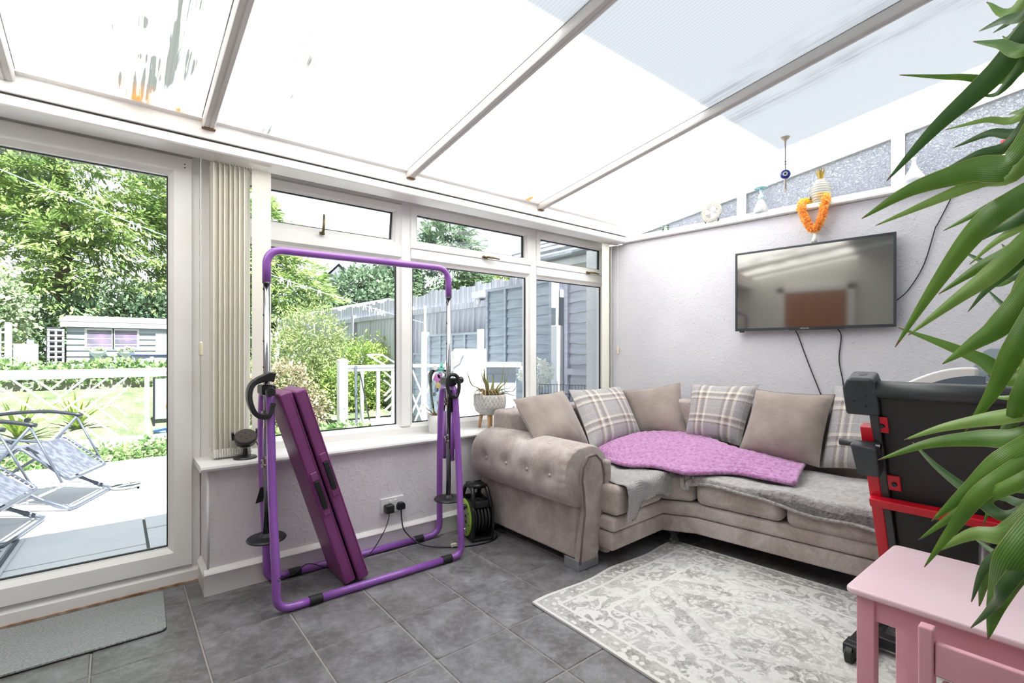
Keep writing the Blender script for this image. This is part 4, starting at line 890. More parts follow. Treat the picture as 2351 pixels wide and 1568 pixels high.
part('strap_tail', MB().extrude([(PL-.02, PY+.03, .52), (PL-.006, PY+.03, .52), (PL-.006, PY+.03, .455), (PL-.04, PY+.03, .45)], (0, .004, 0)), 'black_matt', pf)

# ---- folded purple mat leaning in the frame
gm = thing('folding_mat', 'folded purple vinyl gym mat leaning inside the purple frame', 'gym mat', (.93, 2.5, 0))
lean = math.atan2(.305, .955)
Mm = Matrix.Translation((.88, 0, .004)) @ Matrix.Rotation(-lean, 4, 'Y')
for k, (a, b) in enumerate(((-.002, .056), (.064, .122))):
    m = MB(); m.box(a, b, 2.385, 2.635, .0+k*-.018, 1.0-k*.01)
    m.v = [tuple(Mm @ Vector(p)) for p in m.v]; pn = part('panel', m, 'vinyl', gm, bevel=.012, seg=3)
    sm = MB(); [sm.tube([Mm @ Vector((a+(b-a)*q, 2.384, .02)), Mm @ Vector((a+(b-a)*q, 2.384, .97))], .0016, 4) for q in (.12, .88)]; part('seam', sm, 'vinyl', pn)
    hz = .42+k*.07
    h = MB().box(a+.018, b-.016, 2.372, 2.386, hz-.01, hz+.135); h.v = [tuple(Mm @ Vector(p)) for p in h.v]; part('handle', h, 'black_matt', pn, bevel=.004, label='black webbing handle')
    for zz in (hz-.045, hz+.135):
        h = MB().box(a+.012, b-.012, 2.378, 2.388, zz, zz+.045); h.v = [tuple(Mm @ Vector(p)) for p in h.v]; part('handle_patch', h, 'vinyl', pn, bevel=.006)
hg = MB().box(.05, .07, 2.42, 2.6, .93, .985); hg.v = [tuple(Mm @ Vector(p)) for p in hg.v]; part('hinge_strip', hg, 'vinyl', gm)

# ---- speaker on the sill
sp = thing('smart_speaker', 'round black speaker on a tilted stand at the left end of the sill', 'speaker', (.512, 2.775, .615))
part('base', MB().lathe([(0, 0), (.054, 0), (.055, .004), (.05, .010), (.014, .014), (.010, .05), (0, .05)], (.512, 2.775, .615), 28), 'black', sp, auto=40)
Ms = Matrix.Rotation(math.radians(38), 3, 'X') @ Matrix.Rotation(math.radians(-8), 3, 'Y')
part('cradle', MB().lathe([(0, -.024), (.035, -.024), (.05, -.014), (.053, .008), (.0505, .008)], (.512, 2.765, .718), 28, Ms), 'black', sp, auto=40)
part('body', MB().lathe([(0, -.02), (.049, -.018), (.050, .012), (.046, .017), (0, .018)], (.512, 2.765, .718), 28, Ms), mat('charcoal_fabric', L(66, 60, 56), .8, bump=.3, bs=400), sp, auto=40)
for dx, dz in ((-.02, .0), (.02, .0), (0, .02), (0, -.02)): part('button', MB().lathe([(0, .018), (.004, .018), (.003, .0195), (0, .0195)], Vector((.512, 2.765, .718))+Ms @ Vector((dx, dz, 0)), 8, Ms), 'black', sp)
for s in (-1, 1): part('clip', MB().box(-.006, .006, -.004, .004, -.02, .03, Matrix.Translation(Vector((.512, 2.765, .718))+Ms @ Vector((s*.054, .02, 0))) @ Ms.to_4x4()), 'black', sp)

# ---- cable reel
cr = thing('cable_reel', 'black and lime green cable reel on the floor beside the sofa', 'cable reel', (1.78, 2.52, 0))
cx, cy = 1.765, 2.545; hy = .085; T0 = Matrix.Translation((cx, cy, 0)) @ Matrix.Rotation(math.radians(-14), 4, 'Z')
def rl_(m): m.v = [tuple(T0 @ Vector(p)) for p in m.v]; return m
# faces look along -x; body thickness along x, width along y
prof = [(-.115, .0), (.115, .0), (.13, .06), (.13, .20), (.075, .315), (.03, .325), (-.03, .325), (-.075, .315), (-.13, .20), (-.13, .06)]
m = MB()
for xx in (-.07, .055):
    m.extrude([(xx, y, z) for y, z in [(-.115, 0), (.115, 0), (.13, .06), (.13, .20), (.10, .235), (-.10, .235), (-.13, .20), (-.13, .06)]], (.015, 0, 0))
m.box(-.07, .07, -.115, .115, 0, .02).box(-.07, .07, -.10, -.085, .2, .24).box(-.07, .07, .085, .10, .2, .24)
part('housing', rl_(m), 'black', cr, bevel=.004)
hm = MB()
for xx in (-.058, .058): hm.tube(fillet([(xx, -.115, .20), (xx*.8, -.06, .315), (xx*.8, .06, .315), (xx, .115, .20)], .04, 5), .013, 8)
hm.tube([(-.05, -.045, .318), (.05, -.045, .318)], .014, 10).tube([(-.05, .045, .318), (.05, .045, .318)], .014, 10).box(-.05, .05, -.05, .05, .31, .326)
part('carry_handle', rl_(hm), 'black', cr, smooth=True)
RY = Matrix.Rotation(-PI/2, 3, 'Y')
part('face_plate', rl_(MB().lathe([(.062, .0), (.112, 0), (.113, .006), (.108, .010), (.066, .010), (.062, .006)], (-.071, 0, .125), 36, RY)), mat('lime_plastic', L(160, 205, 84), .35), cr, auto=40)
part('socket_plate', rl_(MB().lathe([(0, 0), (.064, 0), (.064, .008), (0, .008)], (-.071, 0, .125), 32, RY)), mat('grey_plastic', L(148, 146, 140), .4), cr, auto=40)
for a in range(8): part('rim_hole', rl_(MB().lathe([(0, 0), (.006, 0), (.006, .0115), (0, .0115)], (-.071, .088*math.cos(a*PI/4+.3), .125+.088*math.sin(a*PI/4+.3)), 8, RY)), 'black', cr)
for y, z in ((-.025, .14), (.025, .14), (-.025, .105), (.025, .105)): part('outlet', rl_(MB().box(-.0805, -.078, y-.010, y+.010, z-.008, z+.008)), 'black_matt', cr)
part('reset_button', rl_(MB().lathe([(0, 0), (.009, 0), (.008, .014), (0, .014)], (-.071, .01, .072), 10, RY)), 'red', cr)
part('winding_knob', rl_(MB().lathe([(.010, 0), (.010, .015), (.017, .017), (.017, .045), (0, .047)], (-.078, -.05, .205), 14, RY)), 'black', cr, auto=40)
for i in range(5):
    x = -.042+.022*i; part('cable_turn', rl_(MB().tube([(x, .108*math.cos(a), .125+.095*math.sin(a)) for a in np.linspace(0, 2*PI, 28, endpoint=False)], .0105, 8, closed=True)), 'black', cr, smooth=True)

# ---- plants on the sill
def fleck(): return mat('textured_cement', L(206, 204, 200), .8, c2=L(184, 182, 178), ns=60, bump=.6, bs=90, bd=.004)
pp = thing('potted_plant', 'curly air plant in a textured grey planter on wooden legs on the sill', 'potted plant', (2.06, 2.80, .615))
PC = Vector((2.062, 2.805, 0))
part('planter', MB().lathe([(0, .71), (.07, .712), (.10, .735), (.110, .765), (.112, .85), (.106, .852), (.104, .80), (0, .80)], PC, 40), fleck(), pp, smooth=True)
dm = MB()
for k in range(26):
    for s in (-1, 1):
        a0 = 2*PI*k/26; dm.tube([PC+Vector((.1135*math.cos(a0+s*t*.5), .1135*math.sin(a0+s*t*.5), .765+.08*t)) for t in np.linspace(0, 1, 6)], .0014, 4)
part('relief_lines', dm, mat('pale_relief', L(220, 218, 214), .8), pp, kind='stuff')
for a in (-2.3, -.75, .8, 2.3): part('leg', MB().tube([PC+Vector((.06*math.cos(a), .06*math.sin(a), .72)), PC+Vector((.075*math.cos(a), .075*math.sin(a), .616))], [.014, .009], 10), 'wood', pp, smooth=True)
M['airleaf'] = leafmat('grey_green_leaf', L(124, 132, 78), L(166, 160, 112), .2, 14); M['airleaf_brown'] = leafmat('brown_leaf', L(150, 118, 86), L(178, 150, 112), .2, 14)
def blade(t, pts, w, m, n=5, cup=.35, nm='leaf'):
    P = curve(pts, n); k = len(P); mb = MB(); up = Vector((0, 0, 1))
    for i, p in enumerate(P):
        q = i/(k-1); d = (P[min(i+1, k-1)]-P[max(i-1, 0)]).normalized(); sd = d.cross(up)
        if sd.length < .05: sd = Vector((1, 0, 0))
        sd.normalize(); nn = sd.cross(d); ww = w*(1-q**2.2)*.5+.0006
        mb.v += [tuple(p-sd*ww+nn*ww*cup), tuple(p), tuple(p+sd*ww+nn*ww*cup)]
    for i in range(k-1):
        o = i*3; mb.f += [(o, o+1, o+4, o+3), (o+1, o+2, o+5, o+4)]
    return part(nm, mb, m, t, smooth=True)
r = random.Random(4)
for u, v, m_, w in ((1070, 846, 'airleaf', .020), (1103, 847, 'airleaf', .022), (1112, 842, 'airleaf', .02), (1117, 857, 'airleaf', .016), (1130, 858, 'airleaf', .016), (1157, 838, 'airleaf', .015), (1170, 843, 'airleaf', .02), (1190, 868, 'airleaf', .016), (1192, 905, 'airleaf', .018), (1186, 885, 'airleaf', .014), (1175, 892, 'airleaf', .012)):
    tip = at(u, v, y=2.80+r.uniform(-.05, .05)); b = PC+Vector(((tip.x-PC.x)*.25, r.uniform(-.03, .03), .84)); mid = b.lerp(tip, .5)+Vector(((tip.x-PC.x)*.18, 0, -.01 if abs(tip.x-PC.x) > .1 else .02))
    blade(pp, [b, b.lerp(mid, .5)+Vector((0, 0, .012)), mid, tip], w*1.4, m_)
for i in range(40):
    a = r.uniform(0, 2*PI); l = r.uniform(.06, .13); b = PC+Vector((.03*math.cos(a), .03*math.sin(a), .84))
    blade(pp, [b, b+Vector((l*.5*math.cos(a), l*.5*math.sin(a), .045)), b+Vector((l*math.cos(a+.2), l*math.sin(a+.2), r.uniform(-.05, .05)))], .012, r.choice(['airleaf', 'airleaf_brown', 'airleaf_brown']), 4)
p2 = thing('potted_plant', 'small white pot with a spiky bromeliad behind the right purple hoop', 'potted plant', (1.645, 2.845, .615)); QC = Vector((1.655, 2.85, 0))
part('pot', MB().lathe([(0, .616), (.045, .616), (.058, .735), (.053, .735), (.05, .72), (0, .72)], QC, 28), mat('white_glaze', L(222, 222, 220), .3), p2, smooth=True)
for u, v in ((965, 925), (978, 938), (990, 930), (1008, 930), (1018, 938), (1022, 950), (972, 948)):
    tip = at(u, v, y=2.84); b = QC+Vector((0, 0, .72)); blade(p2, [b, b.lerp(tip, .5)+Vector((0, .0, .0)), tip], .018, 'airleaf')
for u, v in ((975, 945), (983, 949), (1012, 949)): blade(p2, [QC+Vector((0, 0, .72)), at(u, v, y=2.83)], .02, mat('rust_leaf', L(196, 120, 96), .6), nm='coloured_leaf')
# clear cone of pastel shapes standing behind the small pot
gf = thing('gift_cone', 'tall clear cellophane cone with pastel paper shapes behind the small white pot', 'gift cone', (1.72, 2.90, .615)); GC = Vector((1.70, 2.895, 0))
part('wrap', MB().lathe([(.02, .617), (.045, .75), (.07, .98), (.06, 1.03)], GC, 16), 'clear', gf, smooth=True)
for u, v, s_, c in ((1012, 850, .035, (120, 214, 200)), (1004, 868, .04, (216, 130, 200)), (1010, 862, .03, (206, 110, 190)), (1006, 885, .03, (232, 206, 130)), (1000, 845, .028, (246, 240, 240)), (1014, 838, .024, (150, 226, 216)), (998, 905, .02, (196, 206, 232)), (1006, 925, .018, (240, 230, 190))):
    p = at(u, v, y=2.895); a = r.uniform(0, 3); part('paper_shape', MB().extrude([p+Vector((s_*.8*math.cos(a+k*2*PI/5)*(1 if k % 2 else .8), 0, s_*.8*math.sin(a+k*2*PI/5))) for k in range(5)], (0, .003, 0)), mat('pastel_paper', L(*c), .7), gf)

# ---- corner sofa
def velvet():
    k = N('crushed_taupe_velvet'); co = k.coord('Object'); n = k.noise(co, 5, 5, .62, .5); n2 = k.noise(co, 70, 2, .6)
    f = k.math('ADD', k.math('MULTIPLY', n, .8), k.math('MULTIPLY', n2, .2))
    col = k.ramp(f, [(.32, L(142, 128, 121)), (.5, L(167, 155, 149)), (.68, L(191, 182, 178))])
    return k.done(k.pri(col, .75, 0, .25, k.bump(n2, .15, .003), .35))
M['velvet'] = velvet(); M['cushvelvet'] = mat('taupe_velvet', L(152, 140, 132), .8, c2=L(132, 119, 111), ns=6, nd=5, sheen=.3, bump=.35, bs=9, bd=.03)
M['piping'] = mat('dark_piping', L(112, 98, 92), .8)
sf = thing('corner_sofa', 'taupe crushed velvet corner sofa with a buttoned rolled arm', 'sofa', (2.6, 2.1, 0))
SA = math.radians(6.7); SD = Vector((math.sin(SA), -math.cos(SA), 0)); SNV = Vector((math.cos(SA), math.sin(SA), 0)); S0 = Vector((2.613, 1.548, 0))
def sp_(s, dpt, z=0): p = S0+SD*s+SNV*dpt; return Vector((p.x, p.y, z))
def xy(p): return (p.x, p.y)
END = .90
# plinth and seat rail
def bodypoly(o): return [(2.04, 2.68), (2.04, 1.685-o), (2.517, 1.705-o), xy(sp_(0, -o)), xy(sp_(END, -o)), xy(sp_(END, .80)), (3.47, 2.68)]
part('plinth', MB().plan(bodypoly(0), .095, .19), 'velvet', sf, bevel=.012)
part('seat_rail', MB().plan(bodypoly(.008), .192, .27), 'velvet', sf, bevel=.022, seg=3)
def pad(poly, z0, z1, nm, b=.03): return part(nm, MB().plan(poly, z0, z1), 'velvet', sf, bevel=b, seg=4)
pad([(2.05, 2.46), (2.05, 1.665), (2.50, 1.685), (2.52, 2.46)], .275, .435, 'seat_cushion', .035)
pad([(2.535, 2.46), (2.525, 1.70), xy(sp_(-.01, 0)), xy(sp_(-.02, .67)), (3.2, 2.46)], .275, .430, 'corner_seat', .03)
pad([xy(sp_(.005, -.022)), xy(sp_(.463, -.022)), xy(sp_(.463, .66)), xy(sp_(.005, .66))], .272, .425, 'seat_cushion', .04)
pad([xy(sp_(.475, -.022)), xy(sp_(.885, -.022)), xy(sp_(.885, .66)), xy(sp_(.475, .66))], .262, .425, 'seat_cushion', .04)
# backs
part('backrest', MB().plan([(1.985, 2.68), (1.985, 2.49), (3.28, 2.49), (3.42, 2.68)], .27, .765), 'velvet', sf, bevel=.035, seg=3)
part('backrest', MB().plan([xy(sp_(-1.05, .70)), xy(sp_(END, .70)), xy(sp_(END, .80)), xy(sp_(-1.05, .80))], .27, .80), 'velvet', sf, bevel=.03, seg=3)
# arm
part('arm_body', MB().plan([(1.885, 2.66), (1.888, 1.815), (2.04, 1.79), (2.075, 1.80), (2.085, 2.66)], .055, .50), 'velvet', sf, bevel=.015)
btn = [(y, 178) for y in (2.50, 2.30, 2.11, 1.925)]+[(y, 106) for y in (2.42, 2.22, 2.04, 1.88)]
def roll(u, v):
    ph = u*2*PI; y = 2.665-(2.665-1.795)*v
    ex, ez = .172, .165
    c, s = math.cos(ph), math.sin(ph)
    sq = (abs(c)**2.4+abs(s)**2.4)**(-1/2.4)
    bul = 1+.02*math.sin(PI*v)
    for by, ba in btn:
        dph = (math.degrees(ph)-ba+180) % 360-180; d2 = (dph*PI/180*.17/.05)**2+((y-by)/.05)**2
        bul -= .13*math.exp(-d2*1.1)
    if v < .06: bul *= 1-.10*(1-v/.06)**2
    if v > .95: bul *= 1-.06*((v-.95)/.05)**2
    if v > .86 and 95 < math.degrees(ph) < 235: bul += .012*math.sin(ph*22+v*3)*((v-.86)/.14)
    return (1.965+ex*c*sq*bul, y, .485+ez*s*sq*bul)
m = MB(); m.grid(roll, 84, 90, closeu=True, uv=False); m.f.append(tuple(range(84))); m.f.append(tuple(range(90*84, 91*84))[::-1])
ro = part('arm_roll', m, 'velvet', sf, smooth=True)
for by, ba in btn:
    a = math.radians(ba); u = ba/360; p = Vector(roll(u, (2.665-by)/(2.665-1.795))); nrm = Vector((math.cos(a), 0, math.sin(a)))
    part('button', MB().lathe([(0, -.008), (.010, -.006), (.012, 0), (.009, .006), (0, .009)], p, 12, nrm.to_track_quat('Z', 'Y').to_matrix()), mat('pale_button', L(186, 176, 172), .6), ro, smooth=True)
pan = [(1.888, .04), (1.905, .18), (1.925, .30), (1.918, .40), (1.905, .47), (1.912, .54), (1.95, .595), (2.01, .60), (2.055, .56), (2.075, .48), (2.07, .36), (2.05, .22), (2.03, .04)]
part('arm_front', MB().extrude([(x, 1.772, z) for x, z in pan], (0, .05, 0)), 'velvet', sf, bevel=.012, seg=3)
part('piping', MB().tube([(x, 1.774, z) for x, z in pan[:-1]], .006, 6), 'piping', sf, smooth=True)
part('side_wing', MB().plan([(2.075, 1.80), (2.075, 1.76), (2.125, 1.755), (2.135, 1.80), (2.13, 2.45), (2.085, 2.45)], .05, .56), 'velvet', sf, bevel=.02, seg=3)
for q in ((1.885, 1.80), (1.885, 2.56)): part('foot', MB().box(q[0], q[0]+.155, q[1]-.02, q[1]+.09, 0, .055), mat('brushed_metal', L(168, 170, 174), .35, .7) if q[1] < 2 else 'chrome', sf, bevel=.003)
part('foot', MB().lathe([(.02, 0), (.03, .01), (.022, .05), (.045, .095)], (2.60, 1.68, 0), 14), 'clear', sf)
for s in (.05, .82): part('foot', MB().box(-.05, .05, -.05, .05, 0, .096, Matrix.Translation(sp_(s, .6))), 'dark_metal', sf)
for s in (.8,): part('foot', MB().box(-.04, .04, -.04, .04, 0, .096, Matrix.Translation(sp_(s, .12))), 'dark_metal', sf)

# ---- cushions
def pillow_mesh(c, th, n=20, flop=.06):
    TL, TR, BR, BL = [Vector(p) for p in c]; nrm = ((TR-TL).cross(BL-TL)).normalized()
    if nrm.dot(CAMP-TL) < 0: nrm = -nrm
    m = MB()
    for sg in (1, -1):
        def fn(u, v):
            su, sv = u*2-1, v*2-1
            # edges pulled in between the corners
            pu = .5+.5*su*(1-flop*(1-sv*sv)); pv = .5+.5*sv*(1-flop*(1-su*su))
            p = TL.lerp(TR, pu).lerp(BL.lerp(BR, pu), pv)
            h = ((1-abs(su)**2.6)*(1-abs(sv)**2.6))**.55
            return p+nrm*sg*(th*.5*h*(1+.05*math.sin(u*7+v*5))+.001)
        m.grid(fn, n, n)
    return m
def plaid():
    k = N('tartan_wool'); uv = k.n('TexCoord').outputs['UV']; sep = k.n('SeparateXYZ'); k.t.links.new(uv, sep.inputs[0])
    G, B, C, Wt = L(158, 155, 156), L(112, 98, 92), L(226, 216, 200), L(196, 192, 190)
    def bands(groups):
        st = [(0, G)]
        for a, b, c in groups: st += [(a, c), (b, G)]
        return st
    gu = [(.06, .065, Wt), (.165, .21, B), (.21, .25, C), (.27, .325, B), (.335, .375, C), (.49, .496, Wt), (.625, .67, B), (.67, .71, C), (.73, .785, B), (.795, .835, C), (.94, .95, Wt)]
    gv = [(.06, .066, Wt), (.16, .20, C), (.20, .25, B), (.27, .31, C), (.31, .335, B), (.48, .486, Wt), (.60, .64, C), (.64, .69, B), (.71, .75, C), (.75, .775, B), (.93, .936, Wt)]
    a = k.ramp(sep.outputs[0], bands(gu), 'CONSTANT'); b = k.ramp(sep.outputs[1], bands(gv), 'CONSTANT')
    col = k.mix(.5, a, b); col = k.mix(.25, col, k.ramp(k.noise(k.coord('Object'), 220, 2), [(.35, L(110, 108, 110)), (.65, L(210, 206, 204))]))
    return k.done(k.pri(col, .9, 0, .15, k.bump(k.noise(k.coord('Object'), 240, 2), .3, .002), .2))
M['plaid'] = plaid()
def W_(u, v, off): return onwall(u, v, off)
def pillow(name, label, corners, th, m, piping=None):
    t = thing(name, label, 'cushion', tuple(sum((Vector(c) for c in corners), Vector())/4-Vector((0, 0, .2))), 0, 'cushions on the corner sofa')
    part('cover', pillow_mesh(corners, th), m, t, smooth=True)
    TL, TR, BR, BL = [Vector(c) for c in corners]; pts = []
    for a, b in ((TL, TR), (TR, BR), (BR, BL), (BL, TL)):
        cen = (TL+TR+BR+BL)/4
        for q in np.linspace(0, 1, 9)[:-1]:
            p = a.lerp(b, q); pts.append(p+(cen-(a+b)/2)*(.06*(1-(2*q-1)**2)))
    part('edge_seam', MB().tube(pts, .002, 5, closed=True), piping or 'cushvelvet', t, smooth=True); return t
# (pixel, plane) corners give each cushion its real slant
pillow('plain_cushion', 'plain taupe velvet cushion nearest the rolled arm', [at(1178, 917, y=2.40), at(1292, 896, y=2.46), at(1358, 1032, y=2.20), at(1232, 1022, y=2.14)], .17, 'cushvelvet')
pillow('tartan_cushion', 'tartan cushion leaning between two plain ones on the left side of the sofa', [at(1306, 895, y=2.47), at(1424, 886, y=2.48), at(1476, 1002, y=2.28), at(1358, 1034, y=2.18)], .15, 'plaid')
pillow('plain_cushion', 'plain taupe cushion sitting in the corner of the sofa', [at(1428, 897, y=2.50), W_(1562, 879, .22), W_(1578, 1004, .36), at(1462, 1000, y=2.34)], .17, 'cushvelvet')
pillow('tartan_cushion', 'tartan cushion standing left of the large plain one under the screen', [W_(1588, 881, .24), W_(1742, 884, .26), W_(1700, 1024, .40), W_(1573, 998, .40)], .15, 'plaid')
pillow('plain_cushion', 'large plain taupe cushion in the middle of the right hand seat', [W_(1735, 894, .33), W_(1917, 906, .30), W_(1882, 1074, .46), W_(1693, 1038, .52)], .18, 'cushvelvet', 'black_matt')
pillow('tartan_cushion', 'tartan cushion half hidden behind the treadmill', [W_(1915, 884, .25), W_(2085, 890, .25), W_(2060, 1092, .42), W_(1882, 1074, .42)], .15, 'plaid')

# ---- throws
def fuzzy(name, c, c2, bs, st, dist): return mat(name, c, .95, c2=c2, ns=bs*.6, nd=3, bump=st, bs=bs, bd=dist, sheen=.4, spec=.1)
def waffle():
    k = N('grey_waffle_wool'); uv = k.n('TexCoord').outputs['UV']; sep = k.n('SeparateXYZ'); k.t.links.new(uv, sep.inputs[0])
    a = k.math('SINE', k.math('MULTIPLY', sep.outputs[0], 2*PI*44)); b = k.math('SINE', k.math('MULTIPLY', sep.outputs[1], 2*PI*70)); h = k.math('MULTIPLY', a, b)
    col = k.mix(k.math('MULTIPLY_ADD', h, .35, .5), L(160, 157, 155), L(206, 203, 200))
    return k.done(k.pri(col, .95, 0, .1, k.bump(h, .8, .006), .3))
def sheet(fn, nu, nv, th):
    m = MB(); m.grid(fn, nu, nv); m.grid(lambda u, v: Vector(fn(u, v))-Vector((0, 0, th)), nu, nv)
    c = nu+1; o = (nu+1)*(nv+1)
    for i in range(nu): m.f += [(i, i+1, o+i+1, o+i), (nv*c+i, nv*c+i+1, o+nv*c+i+1, o+nv*c+i)]
    for j in range(nv): m.f += [(j*c, (j+1)*c, o+(j+1)*c, o+j*c), (j*c+nu, (j+1)*c+nu, o+(j+1)*c+nu, o+j*c+nu)]
    return m
def throw1(u, v):
    x = 2.10+.565*u; fy = 1.655+.03*u; hang = [.150, .155, .085, .085, .10, .125, .12, .10][min(7, int(u*7.99))]
    k = u*7.0; i = int(min(6, k)); hs = [.175, .19, .10, .095, .10, .12, .12, .09]; hang = hs[i]*(1-(k-i))+hs[i+1]*(k-i)
    back = 2.44; Lf = back-fy; tot = Lf+.02+hang; d = v*tot
    z = .447+.006*math.sin(x*31+v*9)+.004*math.sin(v*40)
    if d < Lf: return Vector((x, back-d, z))
    e = d-Lf
    if e < .03: a = e/.03*PI/2; return Vector((x, fy-.018*math.sin(a), z-.018*(1-math.cos(a))))
    return Vector((x+.008*math.sin(v*30), fy-.020-.006*math.sin(u*16), z-.018-(e-.03)))
tag(part('grey_throw', sheet(throw1, 44, 60, .007), waffle(), smooth=True), 'grey waffle throw hanging over the left seat beside the rolled arm', 'throw')
def throw2(u, v):
    s = -.045+.925*u; zt = .440-.008*u; hs = [.045, .025, .02, .035, .05, .06, .068, .078, .088]; k = u*8; i = int(min(7, k)); hang = hs[i]*(1-(k-i))+hs[i+1]*(k-i)
    tot = .62+.02+hang; d = v*tot; z = zt+.006*math.sin(s*17+v*7)+.004*math.sin(v*30+s*11)
    if d < .62: p = sp_(s, .595-d, z)
    else:
        e = d-.62; p = sp_(s, -.027-.016*math.sin(min(1, e/.03)*PI/2), z-max(0, e-.012))
    return p
th2 = part('fleece_throw', sheet(throw2, 60, 44, .010), fuzzy('grey_sherpa', L(176, 172, 170), L(150, 146, 144), 70, .9, .012), smooth=True); tag(th2, 'grey fleecy throw spread along the right hand seats', 'throw')
hm = MB(); hm.tube(curve([sp_(-.05, .25, .447), sp_(-.055, .05, .446), sp_(-.06, -.035, .425), sp_(-.055, -.05, .385), sp_(-.04, -.045, .36), sp_(-.028, -.04, .37), sp_(-.026, -.042, .40), sp_(.0, -.045, .418)], 6), .013, 8); hm.tube([Vector(throw2(q, 1))-Vector((0, 0, .004)) for q in np.linspace(0, 1, 50)], .009, 6)
o = part('rolled_hem', hm, th2.data.materials[0], th2, smooth=True)
bot = [(1384, 1050, .470), (1425, 1066, .468), (1500, 1072, .468), (1585, 1087, .463), (1700, 1088, .462), (1822, 1113, .458)]
top = [(1376, 1031, .50), (1415, 1012, .53), (1480, 996, .55), (1592, 998, .555), (1690, 1032, .53), (1846, 1066, .468)]
cb = curve([at(u, v, z=z) for u, v, z in bot], 8); ct = curve([at(u, v, z=z) for u, v, z in top], 8)
def throw3(u, v):
    def s(c): k = u*(len(c)-1); i = int(min(len(c)-2, k)); return c[i].lerp(c[i+1], k-i)
    p = s(cb).lerp(s(ct), v); arch = .012*math.sin(v*PI)
    rib = .007*abs(math.sin(v*PI*9+math.sin(u*11)*1.2))+.004*math.sin(u*160)*math.sin(v*70)
    return p+Vector((0, 0, arch+rib+.012))
t3 = part('purple_throw', sheet(throw3, 150, 60, .02), fuzzy('orchid_plush', L(192, 142, 186), L(160, 104, 154), 90, .9, .01), smooth=True); tag(t3, 'orchid purple plush throw across the corner seat under the cushions', 'throw')
part('folded_edge', MB().tube([throw3(q, 0)-Vector((0, 0, .012)) for q in np.linspace(0, 1, 70)], .014, 8).tube([throw3(1, q)-Vector((0, 0, .008)) for q in np.linspace(0, 1, 30)], .015, 8).tube([throw3(0, q)-Vector((0, 0, .012)) for q in np.linspace(0, 1, 30)], .014, 8), t3.data.materials[0], t3, smooth=True)

# ---- rug
RA, RB, RC, RD = Vector((1.479, 1.686, 0)), Vector((2.640, 1.700, 0)), Vector((2.78, .02, 0)), Vector((1.44, .02, 0))
def rugf(u, v):
    p = RA.lerp(RB, u).lerp(RD.lerp(RC, u), v); w = .004*math.sin(v*PI*2.2)*math.sin(v*9)*(1-u)**3
    e = .006*math.sin(u*15)*math.exp(-v*20)*1.2
    return p+Vector((w, e, .010+.004*max(0, math.sin(u*15+1))*math.exp(-v*14)))
def rugm():
    k = N('faded_vintage_rug'); uv = k.n('TexCoord').outputs['UV']; sep = k.n('SeparateXYZ'); k.t.links.new(uv, sep.inputs[0]); u, v = sep.outputs[0], sep.outputs[1]
    U = k.math('MULTIPLY', k.math('SUBTRACT', .5, k.math('ABSOLUTE', k.math('SUBTRACT', u, .5))), 1.25); V = k.math('MULTIPLY', k.math('SUBTRACT', .5, k.math('ABSOLUTE', k.math('SUBTRACT', v, .5))), 1.68)
    e = k.math('MINIMUM', U, V)                                         # metres from the edge
    co = k.coord('Object'); white, grey = L(208, 207, 204), L(112, 108, 106)
    scr = k.ramp(k.vor(co, 36, 'SMOOTH_F1'), [(.28, 0.), (.36, 1.)])
    fl = k.math('SINE', k.math('MULTIPLY', k.vor(co, 11, 'F1'), 26)); fl = k.ramp(fl, [(.38, 0.), (.55, 1.)])
    nz = k.ramp(k.noise(co, 16, 5, .62, 1.4), [(.47, 0.), (.53, 1.)]); wear = k.ramp(k.noise(co, 4.5, 4, .65), [(.42, 0.), (.62, 1.)]); spk = k.ramp(k.noise(co, 75, 3, .7), [(.44, 0.), (.56, 1.)])
    zones = k.ramp(e, [(0, (0, 0, 0, 1)), (.012, (1, 0, 0, 1)), (.085, (0, 0, 0, 1)), (.10, (0, 1, 0, 1)), (.25, (0, 0, 0, 1)), (.265, (0, 0, 1, 1))], 'CONSTANT')
    sz = k.n('SeparateColor'); k.t.links.new(zones, sz.inputs[0])
    # middle field: stepped medallion outline
    cu = k.math('ABSOLUTE', k.math('SUBTRACT', u, .5)); cv = k.math('ABSOLUTE', k.math('SUBTRACT', v, .45)); dia = k.math('ADD', k.math('MULTIPLY', cu, 1.3), cv)
    med = k.ramp(dia, [(0, .75), (.24, .35), (.29, .85), (.40, .25), (.46, .8)], 'CONSTANT')
    mot = k.math('MAXIMUM', k.math('MULTIPLY', nz, .9), k.math('MULTIPLY', fl, .5))
    g = k.math('MULTIPLY', sz.outputs[0], k.math('MULTIPLY', scr, .8))
    g = k.math('ADD', g, k.math('MULTIPLY', sz.outputs[1], k.math('MULTIPLY', nz, .72)))
    g = k.math('ADD', g, k.math('MULTIPLY', sz.outputs[2], k.math('MULTIPLY', mot, med)))
    g = k.math('MULTIPLY', g, k.math('MULTIPLY_ADD', wear, .5, .55)); g = k.math('MULTIPLY', g, k.math('MULTIPLY_ADD', spk, .4, .75), clamp=True)
    g = k.math('MULTIPLY', g, .85); col = k.mix(g, white, grey); warm = k.ramp(k.noise(co, 1.6, 2), [(.45, 0.), (.65, .25)]); col = k.mix(warm, col, k.mix(g, L(226, 222, 205), L(158, 150, 136)))
    return k.done(k.pri(col, .95, 0, .1, k.bump(k.noise(co, 300, 2), .3, .002)))
tag(part('rug', sheet(rugf, 40, 40, .009), rugm(), smooth=False), 'faded grey and white patterned rug in front of the sofa', 'rug')
